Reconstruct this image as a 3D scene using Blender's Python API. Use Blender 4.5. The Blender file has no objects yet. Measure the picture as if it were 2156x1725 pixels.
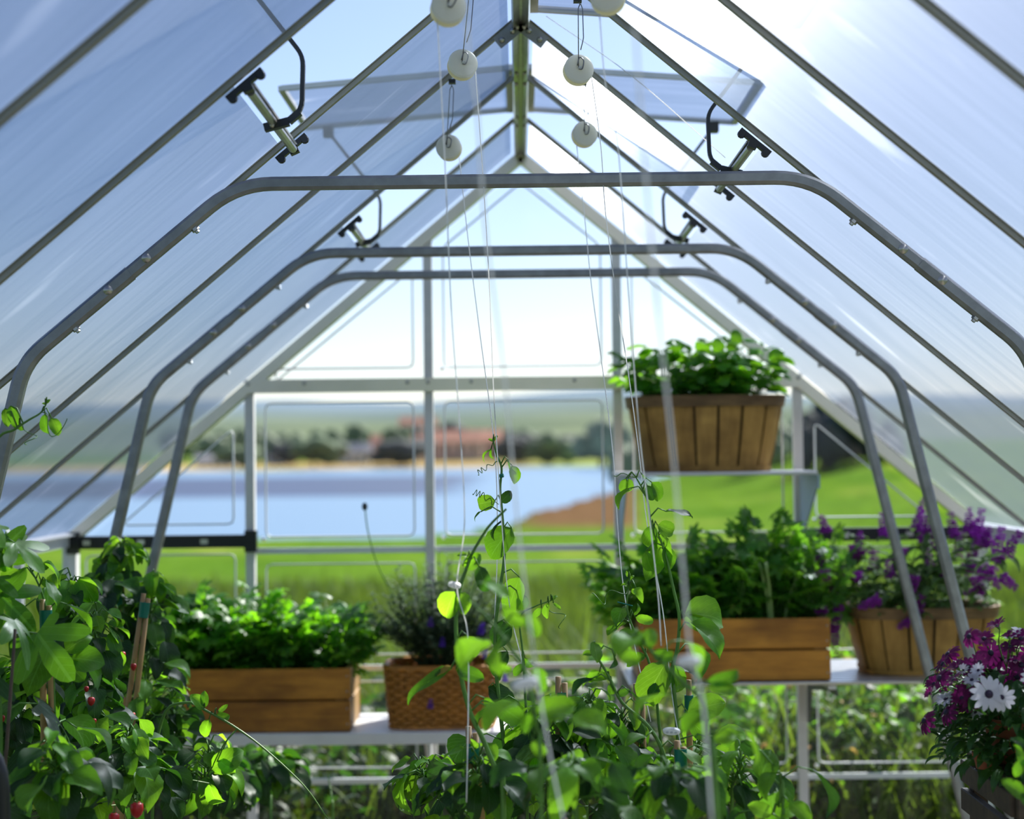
import bpy, bmesh, math, random
import numpy as np
from mathutils import Vector, Matrix, Quaternion
random.seed(7); rng = np.random.default_rng(7)
SC = bpy.context.scene; COL = SC.collection
PI = math.pi
def V(*a): return Vector(a)

# ------------------------------------------------------------ camera
EZ = 1.35                                   # eave height above the floor
F = 3400.0
CAM = V(-.0139, 0, EZ + .2573); YAW, PIT, ROL = -.0044, .0282, -.0114
_cy, _sy, _cp, _sp, _cr, _sr = math.cos(YAW), math.sin(YAW), math.cos(PIT), math.sin(PIT), math.cos(ROL), math.sin(ROL)
_ex = V(_cy, -_sy, 0); _fy = V(_sy, _cy, 0)
_fw = _fy * _cp + V(0, 0, _sp); _uz = V(0, 0, _cp) - _fy * _sp
_rt = _ex * _cr + _uz * _sr; _up = _ex * -_sr + _uz * _cr
cam = bpy.data.cameras.new('camera'); camo = bpy.data.objects.new('camera', cam); COL.objects.link(camo)
camo.matrix_world = Matrix((( _rt.x, _up.x, -_fw.x, CAM.x), (_rt.y, _up.y, -_fw.y, CAM.y), (_rt.z, _up.z, -_fw.z, CAM.z), (0, 0, 0, 1)))
cam.sensor_width = 36; cam.sensor_fit = 'HORIZONTAL'; cam.lens = F / 2156 * 36
cam.clip_start = .05; cam.clip_end = 9000
cam.dof.use_dof = True; cam.dof.focus_distance = 3.22; cam.dof.aperture_fstop = 2.4
SC.camera = camo

# ------------------------------------------------------------ light and exposure
SUN_EL, SUN_AZ = math.radians(42), math.radians(36)      # ahead and to the right
SDIR = V(math.cos(SUN_EL) * math.sin(SUN_AZ), math.cos(SUN_EL) * math.cos(SUN_AZ), math.sin(SUN_EL))
wd = bpy.data.worlds.new('sky'); SC.world = wd; wd.use_nodes = True
_n = wd.node_tree.nodes; _n.clear()
_o = _n.new('ShaderNodeOutputWorld'); _b = _n.new('ShaderNodeBackground'); _s = _n.new('ShaderNodeTexSky')
_s.sky_type = 'NISHITA'; _s.sun_disc = False; _s.sun_elevation = SUN_EL; _s.sun_rotation = SUN_AZ
_s.air_density = 1.0; _s.dust_density = .6; _s.ozone_density = 3.0; _s.altitude = 300
_b.inputs['Strength'].default_value = .155
_t = _n.new('ShaderNodeMix'); _t.data_type = 'RGBA'; _t.blend_type = 'MULTIPLY'; _t.inputs[0].default_value = 1; _t.inputs[7].default_value = (1.08, .985, 1.0, 1)
wd.node_tree.links.new(_s.outputs[0], _t.inputs[6]); wd.node_tree.links.new(_t.outputs[2], _b.inputs[0]); wd.node_tree.links.new(_b.outputs[0], _o.inputs[0])
sun = bpy.data.lights.new('sun', 'SUN'); sun.energy = 10; sun.angle = math.radians(.55); sun.color = (1, .96, .88)
suno = bpy.data.objects.new('sun', sun); COL.objects.link(suno); suno.rotation_euler = SDIR.to_track_quat('Z', 'Y').to_euler()
vs = SC.view_settings
SC.display_settings.display_device = 'sRGB'
vs.view_transform = 'Standard'; vs.look = 'None'; vs.gamma = 1; vs.use_curve_mapping = False; vs.exposure = .2
cy = SC.cycles
cy.max_bounces = 6; cy.diffuse_bounces = 2; cy.glossy_bounces = 2; cy.transmission_bounces = 4; cy.transparent_max_bounces = 12
cy.caustics_reflective = False; cy.caustics_refractive = False; cy.sample_clamp_indirect = 6; cy.use_denoising = True; cy.use_adaptive_sampling = True; cy.adaptive_threshold = .08

def ray(px, py):
    u, v = (px - 1078) / F, -(py - 862.5) / F
    return _fw + _rt * u + _up * v
def at(px, py, Y):
    d = ray(px, py); return CAM + d * ((Y - CAM.y) / d.y)

# ------------------------------------------------------------ materials
def mat(name):
    m = bpy.data.materials.new(name); m.use_nodes = True; m.node_tree.nodes.clear()
    o = m.node_tree.nodes.new('ShaderNodeOutputMaterial'); return m, m.node_tree.nodes, m.node_tree.links, o
def rgb(c): return (*c, 1)
def noise(n, l, scale, detail=4, coord='Object', stretch=None, rough=.55):
    tc = n.new('ShaderNodeTexCoord'); mp = n.new('ShaderNodeMapping'); t = n.new('ShaderNodeTexNoise')
    l.new(tc.outputs[coord], mp.inputs[0]); l.new(mp.outputs[0], t.inputs[0])
    if stretch: mp.inputs['Scale'].default_value = stretch
    t.inputs['Scale'].default_value = scale; t.inputs['Detail'].default_value = detail; t.inputs['Roughness'].default_value = rough
    return t
def ramp(n, l, src, stops):
    r = n.new('ShaderNodeValToRGB'); l.new(src, r.inputs[0]); e = r.color_ramp.elements
    while len(e) < len(stops): e.new(.5)
    for k, (p, c) in enumerate(stops): e[k].position = p; e[k].color = rgb(c)
    return r
def simple(name, c, rough=.5, metal=0, var=.0, scale=20, bump=0, stretch=None, spec=.5, alpha=None, trans=0):
    m, n, l, o = mat(name); p = n.new('ShaderNodeBsdfPrincipled'); l.new(p.outputs[0], o.inputs[0])
    p.inputs['Base Color'].default_value = rgb(c); p.inputs['Roughness'].default_value = rough; p.inputs['Metallic'].default_value = metal
    p.inputs['Specular IOR Level'].default_value = spec
    if var or bump:
        t = noise(n, l, scale, 5, 'Object', stretch)
        if var:
            r = ramp(n, l, t.outputs[0], [(.25, [x * (1 - var) for x in c]), (.75, [min(1, x * (1 + var)) for x in c])]); l.new(r.outputs[0], p.inputs['Base Color'])
        if bump:
            b = n.new('ShaderNodeBump'); b.inputs['Strength'].default_value = bump; b.inputs['Distance'].default_value = .002
            l.new(t.outputs[0], b.inputs['Height']); l.new(b.outputs[0], p.inputs['Normal'])
    return m
def wood(name, dark, light, scale=6, axis=(1, 8, 8), rough=.6):
    m, n, l, o = mat(name); p = n.new('ShaderNodeBsdfPrincipled'); l.new(p.outputs[0], o.inputs[0])
    t = noise(n, l, scale, 8, 'Object', axis, .6); t2 = noise(n, l, 5, 3, 'Object', (1, 1.6, 1.6))
    oi = n.new('ShaderNodeObjectInfo')
    a = n.new('ShaderNodeMath'); a.operation = 'MULTIPLY_ADD'; l.new(oi.outputs['Random'], a.inputs[0]); a.inputs[1].default_value = .18; l.new(t.outputs[0], a.inputs[2])
    r = ramp(n, l, a.outputs[0], [(.35, dark), (.8, light)])
    r2 = ramp(n, l, t2.outputs[0], [(.36, (.45, .4, .36)), (.58, (1, 1, 1))])
    mx = n.new('ShaderNodeMix'); mx.data_type = 'RGBA'; mx.blend_type = 'MULTIPLY'; mx.inputs[0].default_value = .8
    l.new(r.outputs[0], mx.inputs[6]); l.new(r2.outputs[0], mx.inputs[7]); l.new(mx.outputs[2], p.inputs['Base Color'])
    p.inputs['Roughness'].default_value = rough
    b = n.new('ShaderNodeBump'); b.inputs['Strength'].default_value = .35; b.inputs['Distance'].default_value = .002
    l.new(t.outputs[0], b.inputs['Height']); l.new(b.outputs[0], p.inputs['Normal'])
    return m
def leafmat(name, c, tc, trans=.45, gloss=.32, rough=.46, vein=.35, var=.25):
    """leaf: diffuse top, light passing through, waxy sheen, paler veins laid out along the blade (UV)"""
    m, n, l, o = mat(name)
    uv = n.new('ShaderNodeUVMap'); sx = n.new('ShaderNodeSeparateXYZ'); l.new(uv.outputs[0], sx.inputs[0])
    def mth(op, a, b=None, c=None):
        q = n.new('ShaderNodeMath'); q.operation = op
        for k, x in enumerate((a, b, c)):
            if x is None: continue
            if isinstance(x, (int, float)): q.inputs[k].default_value = x
            else: l.new(x, q.inputs[k])
        return q.outputs[0]
    au = mth('ABSOLUTE', sx.outputs[0])
    mid = mth('LESS_THAN', au, .035)
    side = mth('FRACT', mth('MULTIPLY', mth('SUBTRACT', sx.outputs[1], mth('MULTIPLY', au, .55)), 7.0))
    sv = mth('LESS_THAN', side, .12)
    vn = mth('MULTIPLY', mth('MAXIMUM', mid, mth('MULTIPLY', sv, .55)), vein)
    oi = n.new('ShaderNodeObjectInfo'); ns = noise(n, l, 9, 1, 'Object')
    f = mth('ADD', mth('MULTIPLY', oi.outputs['Random'], .7), mth('MULTIPLY', ns.outputs[0], .45))
    def colr(c0):
        r = ramp(n, l, f, [(.15, [x * (1 - var) for x in c0]), (.9, [min(1, x * (1 + var)) for x in c0])])
        mx = n.new('ShaderNodeMix'); mx.data_type = 'RGBA'; l.new(vn, mx.inputs[0]); l.new(r.outputs[0], mx.inputs[6])
        mx.inputs[7].default_value = rgb([min(1, x * 1.6 + .08) for x in c0]); return mx.outputs[2]
    d = n.new('ShaderNodeBsdfDiffuse'); t = n.new('ShaderNodeBsdfTranslucent'); g = n.new('ShaderNodeBsdfGlossy')
    l.new(colr(c), d.inputs[0]); l.new(colr(tc), t.inputs[0]); g.inputs['Roughness'].default_value = rough
    a = n.new('ShaderNodeMixShader'); a.inputs[0].default_value = trans; l.new(d.outputs[0], a.inputs[1]); l.new(t.outputs[0], a.inputs[2])
    fr = n.new('ShaderNodeLayerWeight'); fr.inputs[0].default_value = .25
    k = mth('MINIMUM', mth('MULTIPLY_ADD', fr.outputs['Fresnel'], gloss * .55, .022 if gloss > .15 else .003), .09)
    b = n.new('ShaderNodeMixShader'); l.new(k, b.inputs[0]); l.new(a.outputs[0], b.inputs[1]); l.new(g.outputs[0], b.inputs[2])
    bp = n.new('ShaderNodeBump'); bp.inputs['Strength'].default_value = .5; bp.inputs['Distance'].default_value = .002; bp.invert = True
    l.new(mth('MAXIMUM', mid, sv), bp.inputs['Height'])
    for s in (d, t, g): l.new(bp.outputs[0], s.inputs['Normal'])
    l.new(b.outputs[0], o.inputs[0]); return m
def roofmat(name, tangent, tr=.265, glow=.17, tl=.04):
    """fluted twin-wall polycarbonate: part clear, part milky, and scattering light sideways across its flutes"""
    m, n, l, o = mat(name)
    tc = n.new('ShaderNodeNewGeometry'); mp = n.new('ShaderNodeMapping'); l.new(tc.outputs['Position'], mp.inputs[0])
    q = Vector(tangent).to_track_quat('X', 'Y').to_euler(); inv = Vector(tangent).to_track_quat('X', 'Y').inverted().to_euler()
    mp.vector_type = 'POINT'; mp.inputs['Rotation'].default_value = inv
    mp2 = n.new('ShaderNodeMapping'); l.new(mp.outputs[0], mp2.inputs[0]); mp2.inputs['Scale'].default_value = (1.2, 46, 46)
    t = n.new('ShaderNodeTexNoise'); l.new(mp2.outputs[0], t.inputs[0]); t.inputs['Scale'].default_value = 1; t.inputs['Detail'].default_value = 1
    mp3 = n.new('ShaderNodeMapping'); l.new(mp.outputs[0], mp3.inputs[0]); mp3.inputs['Scale'].default_value = (1.6, 5, 5)
    t3 = n.new('ShaderNodeTexNoise'); l.new(mp3.outputs[0], t3.inputs[0]); t3.inputs['Scale'].default_value = 1.5; t3.inputs['Detail'].default_value = 2
    def mth(op, a, b, c=None):
        k = n.new('ShaderNodeMath'); k.operation = op
        for i, x in enumerate((a, b, c)):
            if x is None: continue
            if isinstance(x, (int, float)): k.inputs[i].default_value = x
            else: l.new(x, k.inputs[i])
        return k.outputs[0]
    st = mth('ADD', mth('MULTIPLY', t.outputs[0], .55), mth('MULTIPLY', t3.outputs[0], .45))
    trc = ramp(n, l, st, [(.3, (tr * .74, tr * .88, tr * 1.06)), (.7, (tr * 1.10, tr * 1.19, tr * 1.36))])
    T = n.new('ShaderNodeBsdfTransparent'); l.new(trc.outputs[0], T.inputs[0])
    H = n.new('ShaderNodeBsdfHair'); H.component = 'Transmission'; H.inputs['Color'].default_value = (glow * .92, glow, glow * 1.1, 1)
    H.inputs['RoughnessU'].default_value = .008; H.inputs['RoughnessV'].default_value = .5
    tv = n.new('ShaderNodeCombineXYZ')
    for i in range(3): tv.inputs[i].default_value = tangent[i]
    l.new(tv.outputs[0], H.inputs['Tangent'])
    sc = n.new('ShaderNodeMapRange'); l.new(t3.outputs[0], sc.inputs[0]); sc.inputs[1].default_value = .64; sc.inputs[2].default_value = .72; sc.inputs[3].default_value = 0; sc.inputs[4].default_value = .10     # chalky scuffs and drips on the sheet
    L = n.new('ShaderNodeBsdfTranslucent'); lm = n.new('ShaderNodeMix'); lm.data_type = 'RGBA'; l.new(sc.outputs[0], lm.inputs[0]); lm.inputs[6].default_value = (tl * .9, tl, tl * 1.15, 1); lm.inputs[7].default_value = (1, 1, 1, 1); l.new(lm.outputs[2], L.inputs[0])
    G = n.new('ShaderNodeBsdfGlossy'); G.inputs['Roughness'].default_value = .22; G.inputs[0].default_value = (.04, .04, .045, 1)
    sh = T
    for x in (H, L, G):
        a = n.new('ShaderNodeAddShader'); l.new(sh.outputs[0], a.inputs[0]); l.new(x.outputs[0], a.inputs[1]); sh = a
    l.new(sh.outputs[0], o.inputs[0]); return m
def panemat(name, tr=(.86, .89, .9), haze=.004, gl=.014, rough=.08):
    m, n, l, o = mat(name)
    T = n.new('ShaderNodeBsdfTransparent'); T.inputs[0].default_value = rgb(tr)
    L = n.new('ShaderNodeBsdfTranslucent'); L.inputs[0].default_value = (haze, haze, haze, 1)
    G = n.new('ShaderNodeBsdfGlossy'); G.inputs[0].default_value = (gl, gl, gl, 1); G.inputs['Roughness'].default_value = rough
    a = n.new('ShaderNodeAddShader'); b = n.new('ShaderNodeAddShader')
    l.new(T.outputs[0], a.inputs[0]); l.new(L.outputs[0], a.inputs[1]); l.new(a.outputs[0], b.inputs[0]); l.new(G.outputs[0], b.inputs[1]); l.new(b.outputs[0], o.inputs[0]); return m
def plasticmat(name, c, tl=.4, rough=.35):
    m, n, l, o = mat(name); p = n.new('ShaderNodeBsdfPrincipled'); p.inputs['Base Color'].default_value = rgb(c); p.inputs['Roughness'].default_value = rough
    t = n.new('ShaderNodeBsdfTranslucent'); t.inputs[0].default_value = rgb(c); x = n.new('ShaderNodeMixShader'); x.inputs[0].default_value = tl
    l.new(p.outputs[0], x.inputs[1]); l.new(t.outputs[0], x.inputs[2]); l.new(x.outputs[0], o.inputs[0]); return m

M = {}
M['alu'] = simple('aluminium', (.62, .61, .6), .32, 1, .12, 30)
M['alu_matt'] = simple('matt aluminium', (.76, .74, .74), .5, .2, .08, 14)
M['beam'] = simple('cream coated aluminium', (.92, .84, .72), .34, .7, .05, 10)
M['rafter'] = simple('dull rafter aluminium', (.36, .34, .30), .45, .5, .12, 14)
M['alu_pale'] = simple('pale coated aluminium', (.72, .71, .72), .5, .25, .06, 10)
M['steel'] = simple('galvanised steel', (.30, .305, .32), .45, .7, .22, 26, .15, (1, 1, 1))
M['bolt'] = simple('bolt steel', (.5, .48, .46), .3, 1)
M['chrome'] = simple('bright stud', (.9, .9, .92), .12, 1)
M['black'] = simple('black plastic', (.012, .013, .017), .35)
M['shelf_blue'] = simple('blue grey bracket', (.36, .47, .62), .5)
TH = math.atan(1.2577 / 1.5)
M['roofR'] = roofmat('twin wall sheet east slope', (math.cos(TH), 0, -math.sin(TH)))
M['roofL'] = roofmat('twin wall sheet west slope', (-math.cos(TH), 0, -math.sin(TH)))
M['ventR'] = roofmat('twin wall sheet east vent', (1, 0, -.08), .38, .04, .04)
M['ventL'] = roofmat('twin wall sheet west vent', (-1, 0, -.08), .38, .04, .04)
M['pane'] = panemat('clear pane')
M['rim'] = simple('moulded pane rim', (.8, .83, .87), .25, 0, spec=.8)
M['wood'] = wood('stained crate pine', (.33, .12, .008), (.66, .28, .03))
M['wood_end'] = wood('crate end grain', (.36, .2, .07), (.6, .38, .16), 10, (6, 6, 2))
M['basket'] = wood('basket veneer', (.36, .18, .035), (.64, .36, .085), 5, (6, 6, 1))
M['basket_dark'] = wood('basket hoop veneer', (.16, .085, .03), (.34, .2, .08), 6, (2, 2, 8))
M['wicker'] = simple('wicker', (.44, .17, .022), .5, 0, .4, 40)
M['stand'] = wood('weathered dark stand', (.035, .022, .015), (.10, .065, .04), 6, (1, 6, 6))
M['soil'] = simple('potting soil', (.035, .024, .016), .95, 0, .5, 60, .8)
M['terracotta'] = simple('terracotta', (.30, .09, .04), .75, 0, .25, 15)
M['bamboo'] = simple('bamboo', (.42, .25, .10), .5, 0, .3, 14, 0, (4, 4, 1))
M['tape'] = simple('green tie tape', (.0, .17, .12), .45)
M['wire'] = simple('hook wire', (.22, .22, .24), .35, 1)
M['reel'] = plasticmat('white reel plastic', (.95, .95, .93), .55)
M['reel_yellow'] = plasticmat('cream reel plastic', (.88, .84, .64), .6)
M['string'] = plasticmat('white cord', (.9, .9, .9), .6, .6)
M['clip'] = plasticmat('white clip', (.82, .83, .84), .45, .4)
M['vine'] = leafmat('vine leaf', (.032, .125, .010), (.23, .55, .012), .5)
M['vine_shade'] = leafmat('shade-darkened vine leaf', (.010, .040, .008), (.05, .17, .008), .42, .4)  # copy of the vine leaf with foliage shade put into its colour
M['young'] = leafmat('young vine leaf', (.07, .23, .012), (.34, .70, .02), .55)
M['stem'] = simple('green stem', (.09, .22, .03), .5, 0, .3, 20)
M['stem_dark'] = simple('dark stem', (.03, .06, .02), .55)
M['parsley'] = leafmat('parsley leaf', (.03, .15, .010), (.26, .68, .012), .58, .35, .45, .2)
M['celery'] = leafmat('celery leaf', (.045, .17, .02), (.30, .68, .03), .58, .4, .42, .25)
M['basil'] = leafmat('basil leaf', (.04, .18, .012), (.28, .64, .015), .5, .4, .3, .3)
M['lav'] = leafmat('lavender leaf', (.10, .16, .10), (.17, .28, .12), .35, .2, .5, 0)
M['salvia_leaf'] = leafmat('sage leaf', (.09, .17, .05), (.2, .36, .06), .4, .2, .5, .2)
M['salvia'] = leafmat('purple sage floret', (.34, .05, .42), (.68, .10, .78), .4, .1, .6, 0)
M['lavflower'] = leafmat('violet floret', (.12, .05, .42), (.3, .12, .7), .4, .1, .6, 0)
M['petal_purple'] = leafmat('purple ray petal', (.09, .004, .065), (.33, .010, .19), .42, .25, .4, .2)
M['petal_white'] = leafmat('white ray petal', (.72, .70, .78), (.75, .72, .78), .35, .1, .5, .0, .06)
M['disc_dark'] = simple('dark flower eye', (.02, .008, .035), .7, 0, .4, 200)
M['daisy_leaf'] = leafmat('daisy foliage', (.02, .07, .015), (.08, .22, .02), .35, .35, .35, .2)
M['fruit'] = simple('red fruit', (.42, .008, .010), .4)
M['yellowed'] = leafmat('yellowed leaf', (.45, .25, .05), (.6, .4, .1), .4)
M['blade'] = leafmat('grass blade', (.042, .085, .008), (.12, .19, .012), .42, .05, .6, 0, .55)
M['straw'] = leafmat('dry stalk', (.26, .21, .08), (.28, .22, .07), .3, .05, .6, 0, .3)
M['tree'] = simple('tree foliage', (.075, .12, .05), .8, 0, .5, .6, .0)
M['tree_dark'] = simple('dark tree foliage', (.02, .028, .034), .8, 0, .4, .6)
M['tree_pale'] = simple('grey green tree foliage', (.16, .2, .12), .8, 0, .35, .6)
M['trunk'] = simple('bark', (.10, .07, .05), .9, 0, .3, 3)
M['housewall'] = simple('house plaster', (.62, .58, .53), .8, 0, .1, .5)
M['housewall_pink'] = simple('pink plaster', (.55, .36, .30), .8, 0, .1, .5)
M['roof_tile'] = simple('clay roof', (.46, .20, .13), .8, 0, .2, .6)
M['roof_slate'] = simple('slate roof', (.22, .22, .26), .7, 0, .2, .6)
M['glassdark'] = simple('dark window', (.03, .04, .05), .15)
M['celery_stalk'] = simple('pale celery stalk', (.30, .45, .14), .4)
M['bracket_dark'] = simple('dark bracket steel', (.10, .10, .10), .5, .4)
M['gravel'] = simple('gravel path', (.26, .22, .17), .95, 0, .45, 60, .8)
M['flowerbud'] = simple('dry bud', (.05, .06, .06), .7)

# ------------------------------------------------------------ mesh helpers
def link(o, parent=None):
    COL.objects.link(o)
    if parent:
        o.parent = parent; o.matrix_parent_inverse = Matrix.Translation(-parent.location)
    return o
def tag(o, label=None, cat=None, group=None, kind=None):
    if label: o['label'] = label
    if cat: o['category'] = cat
    if group: o['group'] = group
    if kind: o['kind'] = kind
    return o
def root(name, loc, label=None, cat=None, group=None, kind=None):
    o = bpy.data.objects.new(name, None); o.location = loc; o.empty_display_size = .05; COL.objects.link(o)
    return tag(o, label, cat, group, kind)
def inst(name, me, mtx, parent=None):
    o = bpy.data.objects.new(name, me); COL.objects.link(o)
    if parent:
        o.parent = parent; o.matrix_parent_inverse = Matrix.Translation(-parent.location)
    o.matrix_basis = mtx; return o
class MB:
    def __init__(s): s.v = []; s.f = []; s.uv = []
    def add(s, vs, fs, uvs=None):
        k = len(s.v); s.v += [tuple(p) for p in vs]; s.f += [tuple(i + k for i in f) for f in fs]
        s.uv += uvs if uvs else [(0, 0)] * len(vs)
    def box(s, a, b):
        x0, y0, z0 = a; x1, y1, z1 = b
        s.add([(x0, y0, z0), (x1, y0, z0), (x1, y1, z0), (x0, y1, z0), (x0, y0, z1), (x1, y0, z1), (x1, y1, z1), (x0, y1, z1)],
              [(0, 3, 2, 1), (4, 5, 6, 7), (0, 1, 5, 4), (1, 2, 6, 5), (2, 3, 7, 6), (3, 0, 4, 7)]); return s
    def bar(s, p, q, w, h, up=(0, 1, 0)):
        """box beam from p to q; w along up, h across"""
        p = Vector(p); q = Vector(q); d = (q - p).normalized(); u = Vector(up); u = (u - d * u.dot(d)).normalized(); c = d.cross(u)
        vs = [e + u * (a * w / 2) + c * (b * h / 2) for e in (p, q) for a, b in ((-1, -1), (1, -1), (1, 1), (-1, 1))]
        s.add(vs, [(0, 1, 2, 3), (7, 6, 5, 4), (0, 4, 5, 1), (1, 5, 6, 2), (2, 6, 7, 3), (3, 7, 4, 0)]); return s
    def tube(s, pts, r, n=6, closed=False, cap=True):
        pts = [Vector(p) for p in pts]; N = len(pts); rs = r if isinstance(r, (list, tuple)) else [r] * N
        t0 = (pts[1] - pts[0]).normalized(); ref = V(0, 0, 1) if abs(t0.z) < .9 else V(1, 0, 0)
        u = (ref - t0 * ref.dot(t0)).normalized(); vs = []
        for i in range(N):
            a = pts[i - 1] if (i > 0 or closed) else pts[i]; b = pts[(i + 1) % N] if (i < N - 1 or closed) else pts[i]
            t = (b - a).normalized(); u = (u - t * u.dot(t)).normalized(); w = t.cross(u)
            for k in range(n):
                an = 2 * PI * k / n; vs.append(pts[i] + (u * math.cos(an) + w * math.sin(an)) * rs[i])
        fs = []
        for i in range(N if closed else N - 1):
            j = (i + 1) % N
            for k in range(n): fs.append((i * n + k, i * n + (k + 1) % n, j * n + (k + 1) % n, j * n + k))
        if cap and not closed: fs += [tuple(range(n))[::-1], tuple((N - 1) * n + k for k in range(n))]
        s.add(vs, fs); return s
    def lathe(s, prof, n=24, M4=None):
        """prof: (r,z) list, about local z"""
        vs = []
        for r, z in prof:
            for k in range(n):
                a = 2 * PI * k / n; vs.append(V(r * math.cos(a), r * math.sin(a), z))
        fs = [(i * n + k, i * n + (k + 1) % n, (i + 1) * n + (k + 1) % n, (i + 1) * n + k) for i in range(len(prof) - 1) for k in range(n)]
        fs += [tuple(range(n))[::-1], tuple((len(prof) - 1) * n + k for k in range(n))]
        if M4: vs = [M4 @ v for v in vs]
        s.add(vs, fs); return s
    def ball(s, c, r, n=8, m=5, sq=(1, 1, 1)):
        c = Vector(c); vs = [c + V(0, 0, r * sq[2])]; fs = []
        for i in range(1, m):
            for k in range(n):
                a, b = PI * i / m, 2 * PI * k / n; vs.append(c + V(r * sq[0] * math.sin(a) * math.cos(b), r * sq[1] * math.sin(a) * math.sin(b), r * sq[2] * math.cos(a)))
        vs.append(c - V(0, 0, r * sq[2])); e = len(vs) - 1
        for k in range(n):
            fs.append((0, 1 + k, 1 + (k + 1) % n)); fs.append((e, 1 + (m - 2) * n + (k + 1) % n, 1 + (m - 2) * n + k))
            for i in range(m - 2): fs.append((1 + i * n + k, 1 + (i + 1) * n + k, 1 + (i + 1) * n + (k + 1) % n, 1 + i * n + (k + 1) % n))
        s.add(vs, fs); return s
    def merge(s, o, mtx):
        k = len(s.v); s.v += [tuple(mtx @ Vector(v)) for v in o.v]; s.f += [tuple(i + k for i in p) for p in o.f]; s.uv += o.uv; return s
    def mesh(s, name, m=None, smooth=True):
        me = bpy.data.meshes.new(name); me.from_pydata(s.v, [], s.f)
        if any(u != (0, 0) for u in s.uv):
            ul = me.uv_layers.new(name='UVMap'); idx = np.empty(len(me.loops), 'i4'); me.loops.foreach_get('vertex_index', idx)
            ul.data.foreach_set('uv', np.array(s.uv, 'f4')[idx].ravel())
        if m: me.materials.append(M[m] if isinstance(m, str) else m)
        if smooth: me.polygons.foreach_set('use_smooth', [True] * len(me.polygons))
        me.update(); return me
    def build(s, name, m, parent=None, smooth=False, sharp=None, kind=None):
        me = s.mesh(name, m, smooth)
        if smooth and sharp is not None: me.set_sharp_from_angle(angle=math.radians(sharp))
        o = bpy.data.objects.new(name, me); link(o, parent)
        if kind: o['kind'] = kind
        return o
def cbox(a, b, ch=.003):
    """chamfered board as MB"""
    bm = bmesh.new(); bmesh.ops.create_cube(bm, size=1)
    for v in bm.verts: v.co = V(*[a[i] + (v.co[i] + .5) * (b[i] - a[i]) for i in range(3)])
    bmesh.ops.bevel(bm, geom=bm.edges[:], offset=ch, segments=1, affect='EDGES')
    bm.verts.index_update(); mb = MB(); mb.add([v.co for v in bm.verts], [[v.index for v in f.verts] for f in bm.faces]); bm.free(); return mb
def smoothpath(pts, n=6):
    """Catmull-Rom through pts"""
    P = [Vector(p) for p in pts]; P = [P[0] * 2 - P[1]] + P + [P[-1] * 2 - P[-2]]; out = []
    for i in range(1, len(P) - 2):
        for k in range(n):
            t = k / n; a, b, c, d = P[i - 1], P[i], P[i + 1], P[i + 2]
            out.append(.5 * ((2 * b) + (c - a) * t + (2 * a - 5 * b + 4 * c - d) * t * t + (3 * b - a - 3 * c + d) * t ** 3))
    out.append(P[-2]); return out
def roundcorners(pts, r, n=5):
    out = [Vector(pts[0])]
    for a, b, c in zip(pts, pts[1:], pts[2:]):
        a, b, c = Vector(a), Vector(b), Vector(c); p = b + (a - b).normalized() * r; q = b + (c - b).normalized() * r
        for k in range(n + 1):
            t = k / n; out.append(p * (1 - t) ** 2 + b * 2 * t * (1 - t) + q * t * t)
    out.append(Vector(pts[-1])); return out

# ------------------------------------------------------------ greenhouse frame
D1, BAY, G = 3.1714, .5422, 5.34
RZ, HW = 1.2577, 1.5
def yk(k): return D1 + k * BAY
def roofz(x, off=0): return EZ + RZ * (1 - abs(x) / HW) + off / math.cos(TH)
KMIN = -9
ceil = root('ceiling', (0, 2, EZ + RZ), 'pitched greenhouse roof of fluted translucent sheets between aluminium rafters', 'roof', kind='structure')
YB = yk(KMIN)
def slope_pt(side, s, y, off):
    """s metres down the slope from the ridge, off metres outward"""
    return V(side * (s * math.cos(TH) + off * math.sin(TH)), y, EZ + RZ - s * math.sin(TH) + off * math.cos(TH))
SL = math.hypot(RZ, HW)
VENT = {-1: {-1: 1, 2: 2}, 1: {0: 3, 2: 4}}          # side -> first rafter of the bay -> window number
VL = .62
for side in (-1, 1):
    for k in range(KMIN, 4):
        y0, y1 = yk(k) + .004, yk(k + 1) - .004; s0 = VL - .005 if k in VENT[side] else .022
        mb = MB(); mb.add([slope_pt(side, s0, y0, .020), slope_pt(side, s0, y1, .020), slope_pt(side, SL + .03, y1, .020), slope_pt(side, SL + .03, y0, .020)], [(3, 2, 1, 0) if side > 0 else (0, 1, 2, 3)])
        mb.build('roof_sheet', 'roofR' if side > 0 else 'roofL', ceil)
    for k in range(KMIN, 4):
        mb = MB(); y = yk(k); nrm = V(side * math.sin(TH), 0, math.cos(TH))
        a, b = slope_pt(side, .012, y, .013), slope_pt(side, SL, y, .013)
        mb.bar(a, b, .009, .008); mb.bar(a + nrm * .005, b + nrm * .005, .016, .002); mb.bar(a + nrm * -.004, b + nrm * -.004, .014, .003)
        mb.build('rafter', 'rafter', ceil)
    mb = MB(); mb.bar((side * (HW + .005), YB, EZ - .005), (side * (HW + .005), G + .03, EZ - .005), .045, .022, (0, 0, 1)); mb.bar((side * (HW - .012), YB, EZ + .012), (side * (HW - .012), G, EZ + .012), .006, .03, (0, 0, 1))
    mb.build('eave_rail', 'alu_pale', ceil)
mb = MB(); zr = EZ + RZ
prof = [(-.021, -.012), (-.017, -.020), (-.003, -.008), (.003, -.008), (.017, -.020), (.021, -.012), (.019, .03), (-.019, .03)]
mb.add([(x, y, zr + z) for y in (YB, G + .02) for x, z in prof], [tuple((i, (i + 1) % 8, 8 + (i + 1) % 8, 8 + i)) for i in range(8)] + [tuple(range(8))[::-1], tuple(range(8, 16))])
mb.build('ridge_beam', 'alu', ceil)
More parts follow.
